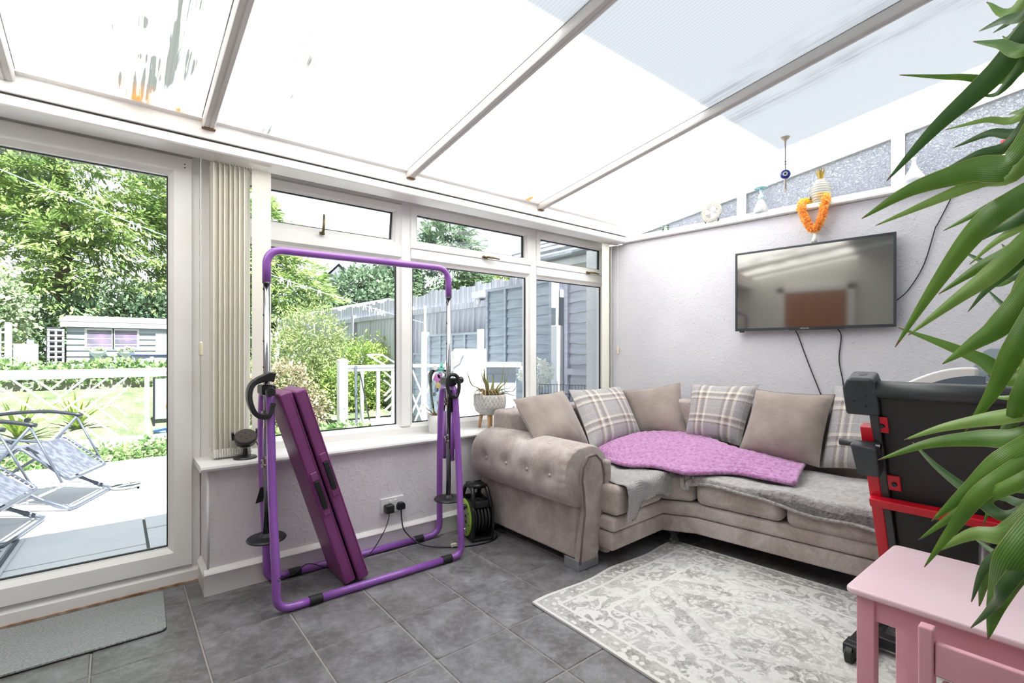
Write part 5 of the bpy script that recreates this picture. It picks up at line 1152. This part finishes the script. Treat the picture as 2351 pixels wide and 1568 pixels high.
# ---- door mat indoors
dmk = N('ribbed_mat'); uvs = dmk.coord('Object'); sepm = dmk.n('SeparateXYZ'); dmk.t.links.new(uvs, sepm.inputs[0])
rib = dmk.math('SINE', dmk.math('MULTIPLY', sepm.outputs[1], 2*PI/.0125)); nzm = dmk.noise(dmk.coord('Object', (40, 160, 1)), 3, 3, .7)
cm = dmk.mix(dmk.ramp(nzm, [(.38, 0.), (.62, 1.)]), L(140, 146, 146), L(214, 219, 217)); cm = dmk.mix(dmk.math('MULTIPLY_ADD', rib, .2, .2), cm, L(80, 84, 86))
dmm = dmk.done(dmk.pri(cm, .95, 0, .1, dmk.bump(rib, .7, .004)))
im = thing('door_mat', 'grey ribbed door mat on the tiles inside the glazed door', 'door mat', (-.2, 2.68, 0))
mp = fillet([(-.69, 2.88, 0), (.180, 2.885, 0), (.166, 2.475, 0), (-.69, 2.485, 0)], .03, 5, True)
part('pile', MB().extrude([p+Vector((0, 0, .004)) for p in mp], (0, 0, .006)), dmm, im); part('rubber_edge', MB().extrude([Vector((p.x*1.004+.001, 2.68+(p.y-2.68)*1.02, .0006)) for p in mp], (0, 0, .004)), 'black_matt', im)

# ---- television and its leads
tv = thing('television', 'flat black television hung on the pale rough wall', 'television', tuple(wall(1.405, 1.3, .05)))
def TV(s, z, o): return wall(s, z, o)
ts0, ts1, tz0, tz1, to = .945, 1.880, 1.300, 1.866, .055
part('back', MB().extrude([TV(ts0+.01, tz0+.01, to), TV(ts1-.01, tz0+.01, to), TV(ts1-.01, tz1-.01, to), TV(ts0+.01, tz1-.01, to)], -WN*.035), 'black', tv, bevel=.006)
def tvring(a0, a1, b0, b1, w, o0, o1):
    m = MB(); 
    for s0, s1, z0, z1 in ((a0, a1, b1-w, b1), (a0, a1, b0, b0+w*1.4), (a0, a0+w, b0+w*1.4, b1-w), (a1-w, a1, b0+w*1.4, b1-w)): m.extrude([TV(s0, z0, o0), TV(s1, z0, o0), TV(s1, z1, o0), TV(s0, z1, o0)], WN*(o1-o0))
    return m
part('bezel', tvring(ts0, ts1, tz0, tz1, .013, to-.002, to+.012), mat('slate_bezel', L(40, 46, 52), .35), tv)
def scr():
    k = N('dark_screen'); g = k.n('BsdfGlossy'); g.inputs[0].default_value = (.95, .93, .86, 1); g.inputs['Roughness'].default_value = .06; return k.done(k.mixs(.20, k.pri(L(30, 29, 27), .3, 0, .3), g.outputs[0]))
part('screen', MB().extrude([TV(ts0+.012, tz0+.018, to+.004), TV(ts1-.012, tz0+.018, to+.004), TV(ts1-.012, tz1-.012, to+.004), TV(ts0+.012, tz1-.012, to+.004)], WN*.004), scr(), tv)
part('sensor_bar', MB().extrude([TV(1.30, tz0-.004, to), TV(1.62, tz0-.004, to), TV(1.62, tz0+.016, to), TV(1.30, tz0+.016, to)], WN*.0135), 'black', tv)
for s in (ts0+.03,): part('foot_stub', MB().extrude([TV(s, tz0-.01, to), TV(s+.03, tz0-.01, to), TV(s+.03, tz0, to), TV(s, tz0, to)], WN*.01), 'black', tv)
tc = bpy.data.curves.new('maker_name', 'FONT'); tc.body = 'HITACHI'; tc.size = .013; tc.extrude = .0004; tc.align_x = 'CENTER'
tmp_ = bpy.data.objects.new('tmp_text', tc); COL.objects.link(tmp_); bpy.context.view_layer.update()
tme = bpy.data.meshes.new_from_object(tmp_.evaluated_get(bpy.context.evaluated_depsgraph_get())); bpy.data.objects.remove(tmp_)
to_ = bpy.data.objects.new('maker_name', tme); COL.objects.link(to_); tme.materials.clear(); tme.materials.append(mat('silver_print', L(190, 190, 190), .4)); to_.parent = tv
Mt = Matrix((WT, Vector((0, 0, 1)), WN)).transposed().to_4x4(); Mt.translation = TV(1.395, tz0+.003, to+.0140); to_.matrix_local = INV[tv] @ Mt
def lead(pts, lb, nm='tv_cable', r=.0032): tag(part(nm, MB().tube(curve(pts, 7), r, 6), 'black', smooth=True), lb, 'cable')
lead([wall(1.33, 1.30, .03), wall(1.345, 1.25, .010), wall(1.40, 1.08, .008), wall(1.50, .80, .008)], 'black lead slanting from the left part of the television to the sofa')
lead([wall(1.575, 1.30, .03), wall(1.59, 1.25, .010), wall(1.578, 1.10, .008), wall(1.60, .95, .008), wall(1.61, .78, .008)], 'black lead hanging straight from the middle of the television')
lead([wall(1.872, 1.455, .03), wall(1.93, 1.52, .012), wall(2.0, 1.66, .008), wall(2.05, 1.86, .008), wall(2.063, 1.89, .008), wall(2.13, 2.05, .010), wall(2.15, 2.12, .045)], 'black lead curving up from the right side of the television to the ledge')

# ---- ornaments on the ledge
def led(u, v, off=-.02): p = onwall(u, v, off); return Vector((p.x, p.y, 2.142))
def ribg():
    k = N('ribbed_glass'); t = k.n('BsdfTransparent'); t.inputs[0].default_value = (.86, .87, .85, 1)
    return k.done(k.mixs(.42, t.outputs[0], k.pri(L(214, 212, 202), .12, 0, .9)))
pj = led(1528, 530); jr = thing('glass_jar', 'tiny clear glass jar at the left end of the ledge', 'jar', pj)
part('jar', MB().lathe([(0, .002), (.026, 0), (.03, .02), (.027, .045), (.03, .05), (.027, .05), (.024, .01), (0, .008)], pj, 16), 'clear', jr, smooth=True)
for k in range(3): part('band', MB().tube([pj+Vector((.0305*math.cos(a), .0305*math.sin(a), .012+k*.014)) for a in np.linspace(0, 2*PI, 16, endpoint=False)], .002, 4, closed=True), mat('green_glass', L(150, 180, 150), .2), jr)
pd = led(1634, 512); pt = thing('display_plate', 'round mirrored plate with a silver mosaic rim on a small stand', 'plate', pd)
FX = (WN*1.0+Vector((0, 0, .18))).normalized().to_track_quat('Z', 'Y').to_matrix()
pc = pd+Vector((0, 0, .085)); silver = mat('silver_mosaic', L(150, 146, 132), .3, .2, c2=L(112, 112, 112), ns=90)
part('rim', MB().lathe([(.05, .004), (.078, .010), (.082, .006), (.078, .0), (.05, -.002)], pc, 32, FX), silver, pt, smooth=True); part('centre', MB().lathe([(0, .004), (.051, .004), (.051, -.002), (0, -.002)], pc, 32, FX), mat('white_mirror', L(240, 240, 242), .15), pt)
part('stand', MB().tube(curve([pd+WT*-.055+Vector((0, 0, .03)), pd+WT*-.04+Vector((0, 0, .005)), pd+WT*.0+Vector((0, 0, .008)), pd+WT*.04+Vector((0, 0, .005)), pd+WT*.055+Vector((0, 0, .03))], 5), .005, 6), 'dark_metal', pt, smooth=True)
pb = led(1747, 486); bq = thing('glass_figurine', 'clear and blue glass lady figurine with a wide turquoise hat', 'figurine', pb)
part('skirt', MB().lathe([(0, .001), (.05, 0), (.052, .012), (.044, .05), (.028, .09), (.018, .108)], pb, 24), ribg(), bq, smooth=True)
part('blue_base', MB().lathe([(0, .004), (.046, .004), (.045, .022), (0, .024)], pb, 20), mat('blue_glass', L(70, 110, 160), .15), bq, smooth=True)
part('torso', MB().lathe([(.017, .106), (.022, .125), (.014, .142), (.007, .15), (.009, .165), (.011, .175), (.008, .186), (0, .19)], pb, 16), mat('pale_blue_glass', L(170, 196, 214), .15), bq, smooth=True)
part('hat', MB().lathe([(0, .196), (.012, .196), (.044, .190), (.046, .186), (.012, .184), (0, .184)], pb, 28), mat('turquoise_glass', L(150, 214, 212), .12), bq, smooth=True)
for s in (-1, 1): part('arm', MB().tube(curve([pb+WT*s*.018+Vector((0, 0, .135)), pb+WT*s*.038+Vector((0, 0, .115)), pb+WT*s*.03+Vector((0, 0, .09)), pb+WT*s*.014+Vector((0, 0, .10))], 4), .005, 6), 'clear', bq, smooth=True)
pn = led(1884, 452); pa = thing('glass_pineapple', 'ribbed clear glass pineapple with gold leaves on the ledge', 'ornament', pn)
part('body', MB().lathe([(0, .001)]+[(.062*math.sin(PI*(.18+.74*q))**.7+.0035*math.sin(q*60), .155*q) for q in np.linspace(.02, 1, 40)]+[(0, .158)], pn, 28), ribg(), pa, smooth=True)
for k in range(13):
    a = k*2.4; l = .05+.035*((k*7) % 5)/5; b = pn+Vector((.008*math.cos(a), .008*math.sin(a), .152)); blade(pa, [b, b+Vector((.014*math.cos(a), .014*math.sin(a), l*.6)), b+Vector((.026*math.cos(a), .026*math.sin(a), l))], .012, mat('gold_leaf', L(196, 168, 84), .3, .8) if k == 0 else bpy.data.materials['gold_leaf'], nm='gold_leaf')
# orange garland
ga = thing('flower_garland', 'orange and yellow artificial flower garland hanging off the ledge above the television', 'garland', tuple(onwall(1868, 545, .04)))
def gp(u, v, o): return onwall(u, v, o)
path = curve([gp(1880, 449, -.03), gp(1896, 452, .02), gp(1893, 468, .055), gp(1888, 495, .055), gp(1880, 515, .05), gp(1870, 530, .05)], 10); path2 = curve([gp(1858, 462, -.03), gp(1842, 466, .02), gp(1840, 478, .055), gp(1846, 498, .055), gp(1857, 518, .05), gp(1870, 530, .05)], 10)
om_, ym = leafmat('orange_petal', L(255, 192, 100), L(255, 206, 128), .4, 60), leafmat('yellow_petal', L(250, 220, 70), L(255, 232, 110), .4, 60)
rr = random.Random(2); k = 0
for P_ in (path, path2):
    for i in range(0, len(P_), 3):
        c = P_[i]; P, D, W, ln, wd = cloud([(c.x, c.y, c.z, .018, .018, .015)], 90, .014, .9, 0, .9, (.8, 1.1)); part('flower', quads_mesh('flower', P-np.array(tuple(INV[ga].inverted().translation)), D, W, ln, wd, om_ if i > 12 else ym), om_ if i > 9 else ym, ga, local=True)
part('tassel', MB().tube([gp(1870, 533, .05), gp(1871, 545, .048), gp(1871, 556, .046)], [.006, .012, .014], 8).tube([gp(1867, 545, .05), gp(1864, 558, .045)], .005, 6), mat('white_beads', L(232, 230, 226), .6), ga, smooth=True)
part('clip', MB().lathe([(0, 0), (.008, 0), (.008, .02), (0, .02)], gp(1862, 458, 0), 8), 'dark_metal', ga)
# white vase and lady figure further along
pv = led(2098, 414); va = thing('glass_vase', 'white frosted glass vase right of the window bar', 'vase', pv); fz = mat('frosted_white_glass', L(226, 230, 234), .35, trl=.3)
part('body', MB().lathe([(0, .001), (.035, 0), (.055, .02), (.05, .05), (.026, .09), (.012, .12), (.010, .15), (.018, .165), (0, .17)], pv, 24), fz, va, smooth=True)
pw = led(2303, 385); fg = thing('glass_figurine', 'small white figurine with a red flower behind the palm leaves on the ledge', 'figurine', pw)
part('skirt', MB().lathe([(0, 0), (.045, 0), (.04, .03), (.02, .08), (.012, .10), (.016, .12), (.008, .14), (0, .15)], pw, 20), fz, fg, smooth=True); part('flower', MB().lathe([(0, .13), (.012, .135), (.01, .15), (0, .152)], pw+WN*.01, 8), 'red', fg)
# evil-eye pendant from the roof
hp = at(1803, 315, d=2.95); hy_ = Vector((hp.x, hp.y, roofz(hp.y)))
for it in range(30):
    hp = at(1803, 315, d=2.4+it*.03)
    if hp.z > roofz(hp.y): break
hp = Vector((hp.x, hp.y, roofz(hp.y)))
ey = thing('eye_pendant', 'blue glass eye charm hanging from a suction hook under the roof', 'pendant', hp)
part('suction_hook', MB().lathe([(0, .0), (.026, 0), (.018, -.012), (.008, -.02), (.005, -.035), (0, -.036)], hp+Vector((0, 0, .008)), 16), mat('cream_plastic', L(200, 188, 166), .5), ey, smooth=True)
part('cord', MB().tube([hp, hp+Vector((0, 0, -.30))], .004, 6), mat('grey_cord', L(150, 140, 136), .7), ey)
VD = (CAMP-hp); VD.z = 0; EYM = VD.normalized().to_track_quat('Z', 'Y').to_matrix()
part('eye_disc', MB().lathe([(0, .008), (.024, .006), (.029, 0), (.024, -.006), (0, -.008)], hp+Vector((0, 0, -.215)), 24, EYM), mat('cobalt_glass', L(44, 50, 140), .12), ey, smooth=True)
part('eye_white', MB().lathe([(0, .0105), (.013, .009), (.013, .006)], hp+Vector((0, 0, -.215)), 18, EYM), 'white', ey); part('pupil', MB().lathe([(0, .012), (.007, .011), (.007, .008)], hp+Vector((0, 0, -.215)), 14, EYM), 'black', ey)
for z in (-.14, -.155): part('bead', MB().lathe([(0, -.008), (.009, 0), (0, .008)], hp+Vector((0, 0, z)), 10), mat('grey_bead', L(150, 148, 160), .3), ey, smooth=True)
for dx in (-.008, .006): part('charm', MB().tube([hp+Vector((dx, 0, -.25)), hp+Vector((dx*1.6, 0, -.325))], .004, 6), mat('dull_silver', L(160, 150, 144), .4, .5), ey)

# ---- folded treadmill
tr = thing('treadmill', 'black and red treadmill folded upright in front of the right hand seats', 'treadmill', (2.4, .35, 0))
B0, T0_ = Vector((2.475, .62, .24)), Vector((2.195, .635, 1.035)); AX = (T0_-B0).normalized(); DY = Vector((0, -1, 0)); NX = AX.cross(DY).normalized()
if NX.x > 0: NX = -NX
Wd = .60; LN = (T0_-B0).length
def TD(a, w, n): return B0+AX*a+DY*w+NX*n
def tbox(a0, a1, w0, w1, n0, n1): return MB().extrude([TD(a0, w0, n0), TD(a1, w0, n0), TD(a1, w1, n0), TD(a0, w1, n0)], NX*(n1-n0))
part('belt', tbox(.0, LN-.03, .055, Wd-.055, -.035, .0), mat('black_belt', L(34, 32, 32), .55, bump=.15, bs=300), tr, bevel=.02, seg=3)
part('roller', MB().tube([TD(LN-.035, .05, -.018), TD(LN-.035, Wd-.05, -.018)], .034, 16), mat('dark_roller', L(52, 54, 56), .45), tr, smooth=True)
for w in (.03, Wd-.055): part('foot_rail', tbox(.0, LN-.12, w, w+.03, -.03, .012), mat('side_rail_grey', L(58, 58, 60), .45), tr, bevel=.004)
part('red_rail', MB().extrude([TD(-.1, -.005, -.03), TD(-.1, .035, -.03), TD(LN-.18, .035, -.03), TD(LN-.18, -.005, -.03)], NX*.045), 'red', tr, bevel=.004)
part('red_rail', MB().extrude([TD(-.1, Wd-.035, -.03), TD(-.1, Wd+.005, -.03), TD(LN-.18, Wd+.005, -.03), TD(LN-.18, Wd-.035, -.03)], NX*.045), 'red', tr, bevel=.004)
part('cross_bar', MB().extrude([TD(.335, .0, .012), TD(.37, .0, .012), TD(.37, Wd, .012), TD(.335, Wd, .012)], NX*.035), 'red', tr, bevel=.005)
for a, w in ((.40, .045), (LN-.20, .03)):
    bk = part('red_bracket', tbox(a, a+.065, w, w+.055, .0, .008), 'red', tr, bevel=.006); part('bolt', MB().lathe([(0, 0), (.010, 0), (.008, .006), (0, .006)], TD(a+.03, w+.035, .008), 10, NX.to_track_quat('Z', 'Y').to_matrix()), 'black', bk)
for w0 in (-.045, Wd-.065):
    cap = part('end_cap', MB().extrude([TD(LN-.13, w0, .02), TD(LN-.13, w0+.11, .02), TD(LN-.02, w0+.11, .02), TD(LN+.02, w0+.10, .012), TD(LN+.02, w0+.02, .012), TD(LN-.02, w0-.0, .02)], -NX*.085), mat('cap_grey', L(54, 58, 62), .4) if w0 < 0 else bpy.data.materials['cap_grey'], tr, bevel=.012, seg=3)
    part('hole', MB().lathe([(0, 0), (.014, 0), (.014, .002), (0, .002)], TD(LN+.019, w0+.06, -.035), 14, AX.to_track_quat('Z', 'Y').to_matrix()), 'black', cap)
    for da, dw in ((-.07, .035), (-.09, .07), (-.05, .075)): part('screw', MB().lathe([(0, 0), (.004, 0), (.003, .002), (0, .002)], TD(LN+da, w0+dw, .02), 8, NX.to_track_quat('Z', 'Y').to_matrix()), 'black', cap)
lk = part('lock_block', MB().extrude([TD(LN-.36, -.02, .02), TD(LN-.36, .055, .02), TD(LN-.24, .055, .02), TD(LN-.23, -.03, .02)], NX*.05), mat('latch_grey', L(56, 59, 62), .4), tr, bevel=.008); part('lock_pin', MB().tube([TD(LN-.245, -.075, .03), TD(LN-.245, .045, .03)], .014, 12), bpy.data.materials['latch_grey'], lk, smooth=True); part('pin_end', MB().tube([TD(LN-.245, .045, .03), TD(LN-.245, .06, .03)], .012, 12), 'chrome', lk)
part('gas_strut', MB().tube([TD(.30, .33, .03), Vector((2.30, .30, .12))], .018, 12), mat('strut_grey', L(96, 92, 96), .35, .4), tr, smooth=True); part('strut_mount', MB().extrude([TD(.29, .30, .02), TD(.345, .30, .02), TD(.345, .37, .02), TD(.29, .37, .02)], NX*.03), 'red', tr)
# base on the floor with transport wheels
for y in (.63, .06):
    part('base_foot', MB().bar((2.13, y-.01, .055), (2.98, y-.01, .055), .05, .045), 'black', tr, bevel=.004)
    wl_ = part('wheel', MB().lathe([(0, -.016), (.022, -.016), (.034, -.01), (.034, .01), (.022, .016), (0, .016)], (2.115, y+.0, .035), 18, Matrix.Rotation(PI/2, 3, 'X')), 'black', tr, auto=40); part('fork', MB().box(2.10, 2.17, y-.028, y+.022, .03, .075), 'black', wl_, bevel=.006)
part('cross_beam', MB().bar((2.27, .63, .055), (2.27, .06, .055), .05, .04), 'black', tr, bevel=.004); part('motor_hood', MB().box(2.48, 2.95, .06, .62, .035, .22), 'black', tr, bevel=.03, seg=3)
for y in (.60, .04): part('upright', MB().bar((2.72, y, .05), (2.88, y, 1.0), .06, .04, (0, 1, 0)), 'dark_metal', tr, bevel=.006)
# console
cg = mat('console_grey', L(92, 102, 112), .45); CO = Vector((2.80, .44, 1.00)); cU = Vector((0, -1, 0)); cV = Vector((.16, 0, .14)).normalized(); cN = Vector((-.66, 0, .75)).normalized()
def CP(w, h, n=0): return CO+cU*w+cV*h+cN*n
con = part('console', MB().extrude([CP(*p) for p in ((.01, -.06), (.0, -.02), (.055, .24), (.075, .255), (.50, .255), (.55, .24), (.58, -.02), (.57, -.06))], -cN*.04), cg, tr, bevel=.008, label='grey control console with a red stop key')
part('tray_slot', MB().extrude([CP(*p, .0005) for p in [(.12+.035*math.cos(a), .085+.03*math.sin(a)) for a in np.linspace(PI/2, 3*PI/2, 8)]+[(.42+.035*math.cos(a), .085+.03*math.sin(a)) for a in np.linspace(-PI/2, PI/2, 8)]], cN*.001), 'black_matt', con)
part('stop_ring', MB().lathe([(0, 0), (.034, 0), (.032, .005), (0, .005)], CP(.155, .0), 22, cN.to_track_quat('Z', 'Y').to_matrix()), mat('yellow_ring', L(232, 190, 80), .4), con); part('stop_key', MB().lathe([(.026, .004), (.027, .012), (.020, .02), (0, .022)], CP(.155, .0), 20, cN.to_track_quat('Z', 'Y').to_matrix()), 'red', con, smooth=True)
for w, h in ((.09, .035), (.12, .037), (.17, .22), (.20, .22)): part('icon', MB().extrude([CP(w-.006, h-.002, .0006), CP(w+.006, h-.002, .0006), CP(w+.006, h+.002, .0006), CP(w-.006, h+.002, .0006)], cN*.0006), 'white', con)
def side_arc(n):
    a = [CO+Vector((.0, .24-.30*q, -.03+.115*math.sin(q*PI*.55))) for q in np.linspace(0, 1, 12)]; return a
ar_ = side_arc(0); m = MB(); m.extrude(ar_+[ar_[-1]+Vector((0, 0, -.12)), ar_[0]+Vector((0, 0, -.05))], (.05, 0, 0)); part('side_shroud', m, mat('white_shroud', L(226, 222, 220), .4), tr, bevel=.01)
m = MB(); m.extrude([p+Vector((-.012, -.025, -.035)) for p in ar_]+[ar_[-1]+Vector((-.012, -.02, -.13)), ar_[0]+Vector((-.012, -.02, -.06))], (.02, 0, 0)); part('shroud_inset', m, cg, tr)
part('amber_light', MB().lathe([(0, 0), (.010, 0), (.008, .008), (0, .009)], ar_[0]+Vector((-.005, -.004, -.008)), 10, Matrix.Rotation(-PI/2, 3, 'Y')), mat('amber', L(240, 180, 90), .4), tr)

# ---- pink table and chair
tb2 = thing('childrens_table', 'pink painted wooden childrens table under the palm leaves', 'table', (1.82, .14, 0))
tx0, tx1, ty0, ty1 = 1.58, 2.055, -.22, .485
tp = fillet([(tx0, ty1, 0), (tx1, ty1, 0), (tx1, ty0, 0), (tx0, ty0, 0)], .025, 5, True)
part('tabletop', MB().extrude([p+Vector((0, 0, .482)) for p in tp], (0, 0, .018)), 'pinktop', tb2, bevel=.006, seg=3)
for x in (tx0+.028, tx1-.068):
    for y in (ty0+.02, ty1-.062): part('leg', MB().box(x, x+.04, y, y+.042, 0, .482), 'pink', tb2, bevel=.003)
part('apron', MB().box(tx0+.036, tx0+.052, ty0+.06, ty1-.06, .415, .482), 'pink', tb2); part('apron', MB().box(tx1-.06, tx1-.044, ty0+.06, ty1-.06, .415, .482), 'pink', tb2)
for y in (ty0+.03, ty1-.046): part('apron', MB().box(tx0+.066, tx1-.066, y, y+.016, .415, .482), 'pink', tb2)
for y in (ty1-.175,): part('side_slat', MB().box(tx0+.038, tx0+.05, y, y+.045, .06, .416), 'pink', tb2)
part('side_slat', MB().box(tx0+.038, tx0+.05, ty1-.29, ty1-.245, .06, .416), 'pink', tb2); part('lower_rail', MB().box(tx0+.036, tx0+.052, ty0+.06, ty1-.06, .05, .08), 'pink', tb2)
ch = thing('childrens_chair', 'pink painted wooden childrens chair pushed up to the pink table', 'chair', (1.58, .15, 0))
cy1, cy0, cxb = .295, .02, 1.445
for y in (cy1-.03, cy0): part('back_post', MB().bar((cxb+.012, y+.015, 0), (cxb, y+.015, .525), .03, .028, (0, 1, 0)), 'pink', ch, bevel=.004)
part('back_rail', MB().box(cxb-.009, cxb+.009, cy0+.03, cy1-.03, .42, .495), 'pink', ch, bevel=.004); part('back_rail', MB().box(cxb-.008, cxb+.008, cy0+.03, cy1-.03, .30, .325), 'pink', ch, bevel=.003)
part('seat', MB().box(cxb+.0, cxb+.27, cy0-.005, cy1+.005, .262, .28), 'pink', ch, bevel=.006)
for y in (cy1-.03, cy0): part('front_leg', MB().box(cxb+.235, cxb+.262, y, y+.028, 0, .262), 'pink', ch, bevel=.003)
for y in (cy1-.022, cy0+.006): part('side_rail', MB().box(cxb+.02, cxb+.24, y, y+.014, .10, .13), 'pink', ch)

# ---- yucca at the right edge
yc = thing('potted_yucca', 'tall yucca palm with long arching green leaves at the right edge', 'potted plant', (1.33, -.06, 0))
M['yucca'] = None
def yl(name, c, c2):
    k = N(name); uv = k.n('TexCoord').outputs['UV']; sep = k.n('SeparateXYZ'); k.t.links.new(uv, sep.inputs[0])
    str_ = k.math('SINE', k.math('MULTIPLY', sep.outputs[0], 90)); n = k.noise(k.coord('Object'), 9, 3)
    col = k.mix(k.ramp(n, [(.35, 0.), (.65, 1.)]), c, c2); col = k.mix(k.math('MULTIPLY_ADD', str_, .08, .08), col, L(170, 196, 90))
    rim = k.math('GREATER_THAN', k.math('ABSOLUTE', k.math('SUBTRACT', sep.outputs[0], .5)), .47); col = k.mix(k.math('MULTIPLY', rim, .5), col, L(170, 170, 90))
    tip = k.math('GREATER_THAN', sep.outputs[1], .975); col = k.mix(k.math('MULTIPLY', tip, .9), col, L(120, 84, 56))
    t = k.n('BsdfTranslucent'); k.set(t.inputs[0], col)
    return k.done(k.mixs(.16, k.pri(col, .35, 0, .5, k.bump(str_, .12, .002)), t.outputs[0]))
YD, YM, YL_ = yl('deep_green_yucca', L(24, 76, 30), L(42, 92, 36)), yl('mid_green_yucca', L(64, 112, 30), L(92, 136, 42)), yl('light_green_yucca', L(112, 152, 66), L(138, 172, 90))
TRK = Vector((1.335, -.06, 0))
crowns = {'A': TRK+Vector((.0, .01, 1.85)), 'B': TRK+Vector((.03, .03, 1.42)), 'C': TRK+Vector((.02, .0, 1.0))}
part('pot', MB().lathe([(0, 0), (.09, 0), (.12, .22), (.125, .23), (.115, .23), (.11, .2), (0, .2)], TRK, 28), mat('terracotta', L(150, 96, 72), .7), yc, smooth=True)
part('stem', MB().tube([TRK+Vector((0, 0, .18)), TRK+Vector((.005, 0, .9)), TRK+Vector((0, .01, 1.88))], [.03, .027, .02], 12), 'bark', yc, smooth=True); part('stem', MB().tube([TRK+Vector((.05, .03, .18)), TRK+Vector((.045, .03, .8)), TRK+Vector((.03, .03, 1.44))], [.022, .02, .016], 10), 'bark', yc, smooth=True)
LV = [  # crown, material, width m, depth at tip, pixels from tip inward
 ('A', YD, .030, 1.15, [(2247, 72), (2300, 45), (2360, 22)]), ('A', YD, .022, 1.2, [(2280, 97), (2330, 74), (2380, 55)]),
 ('A', YM, .026, 1.3, [(2065, 172), (2200, 176), (2330, 168), (2420, 185)]), ('A', YD, .050, 1.15, [(2035, 416), (2150, 290), (2290, 160), (2400, 70)]),
 ('A', YL_, .022, 1.3, [(2170, 298), (2260, 275), (2351, 258), (2420, 245)]), ('A', YD, .030, 1.2, [(2187, 340), (2270, 305), (2360, 285), (2430, 270)]),
 ('A', YM, .062, 1.12, [(1978, 502), (2090, 435), (2230, 388), (2351, 352), (2440, 320)]), ('A', YL_, .034, 1.12, [(2010, 518), (2120, 470), (2250, 415), (2351, 370), (2430, 330)]),
 ('A', YD, .032, 1.2, [(2150, 400), (2240, 355), (2340, 310), (2420, 280)]),
 ('B', YM, .026, 1.2, [(2165, 530), (2240, 490), (2330, 445), (2420, 420)]), ('B', YM, .046, 1.05, [(2055, 797), (2140, 665), (2230, 540), (2310, 470), (2420, 430)]),
 ('B', YL_, .040, 1.1, [(2085, 770), (2190, 690), (2290, 615), (2400, 545)]), ('B', YM, .042, 1.12, [(2155, 675), (2250, 612), (2351, 560), (2440, 520)]),
 ('B', YD, .022, 1.15, [(2222, 716), (2265, 665), (2330, 610), (2420, 555)]), ('B', YM, .034, 1.2, [(2062, 752), (2150, 783), (2250, 822), (2351, 862), (2440, 880)]),
 ('B', YM, .048, 1.05, [(2163, 836), (2230, 790), (2320, 720), (2420, 640)]), ('B', YL_, .032, 1.05, [(2282, 776), (2320, 705), (2370, 620), (2430, 560)]),
 ('B', YM, .040, 1.02, [(2215, 992), (2275, 905), (2340, 780), (2410, 660)]), ('B', YD, .018, 1.15, [(2262, 660), (2310, 705), (2370, 745), (2440, 760)]),
 ('C', YM, .016, 1.05, [(2268, 908), (2330, 912), (2420, 925)]), ('C', YL_, .034, 1.1, [(2075, 1010), (2160, 982), (2260, 962), (2351, 946), (2450, 945)]),
 ('C', YM, .042, 1.1, [(2015, 1056), (2130, 1018), (2250, 1004), (2351, 1000), (2460, 1010)]), ('B', YM, .030, 1.0, [(2293, 1082), (2320, 985), (2350, 890), (2410, 760)]),
 ('C', YD, .024, 1.1, [(2095, 1015), (2150, 1070), (2230, 1130), (2330, 1182), (2450, 1200)]), ('C', YM, .050, 1.0, [(2138, 1197), (2220, 1128), (2320, 1050), (2430, 990)]),
 ('C', YM, .026, 1.02, [(2108, 1240), (2170, 1195), (2250, 1145), (2360, 1095)]), ('C', YM, .032, 1.0, [(2122, 1302), (2185, 1215), (2270, 1115), (2380, 1020)]),
 ('C', YL_, .042, 1.0, [(2148, 1266), (2230, 1225), (2330, 1212), (2440, 1215)]), ('C', YM, .038, .98, [(2248, 1392), (2268, 1315), (2340, 1245), (2440, 1190)]),
 ('C', YM, .062, .95, [(2268, 1468), (2292, 1370), (2340, 1270), (2440, 1180)]), ('C', YD, .026, .97, [(2230, 1382), (2262, 1300), (2330, 1240), (2440, 1200)]),
 ('C', YD, .024, .96, [(2228, 1442), (2275, 1395), (2320, 1330), (2420, 1230)]), ('C', YM, .026, 1.05, [(2258, 1206), (2290, 1110), (2340, 1015), (2430, 960)]),
 ('C', YM, .03, 1.05, [(2290, 1000), (2320, 960), (2370, 930), (2440, 930)]), ('B', YM, .03, 1.1, [(2300, 560), (2340, 590), (2400, 600)])]
def yleaf(cr_, m, w, d, px):
    base = crowns[cr_]; P = [at(u, v, d=d-.07*i) for i, (u, v) in enumerate(px) if u < 2375 or i == 1]; P = curve(P+[P[-1].lerp(base, .5)+Vector((0, 0, .05)), base], 7); k = len(P); mb = MB(); mb.uv = {}
    for i, p in enumerate(P):
        q = i/(k-1); dd = (P[min(i+1, k-1)]-P[max(i-1, 0)]).normalized(); vd = (CAMP-p).normalized()
        sd = dd.cross(vd+Vector((0, 0, .25))).normalized(); nn = sd.cross(dd); nn = nn if (nn.dot(vd) < 0) else -nn
        ww = w*.42*min(1, (q/.45)**.85)*(1-.45*max(0, (q-.6)/.4))+.0008
        for s_, uu in ((-1, 0), (-.5, .25), (0, .5), (.5, .75), (1, 1)):
            mb.uv[len(mb.v)] = (uu, 1-q); mb.v.append(tuple(p+sd*ww*s_+nn*abs(s_)*ww*.38))
    for i in range(k-1):
        for j in range(4): o = i*5+j; mb.f.append((o, o+1, o+6, o+5))
    part('leaf', mb, m, yc, smooth=True)
r9 = random.Random(21)
for i in range(30):
    cr_ = 'ABC'[i % 3]; v0 = {'A': r9.uniform(-60, 330), 'B': r9.uniform(380, 840), 'C': r9.uniform(880, 1330)}[cr_]; u0 = r9.uniform(2205, 2330); sl0 = r9.uniform(-1.1, .1) if i % 5 else r9.uniform(.2, .7)
    LV.append((cr_, r9.choice([YD, YD, YM, YL_]), r9.uniform(.020, .036), r9.uniform(1.0, 1.25), [(u0, v0), (u0+60, v0+60*sl0), (u0+130, v0+130*sl0*.85)]))
for l in LV: yleaf(*l)
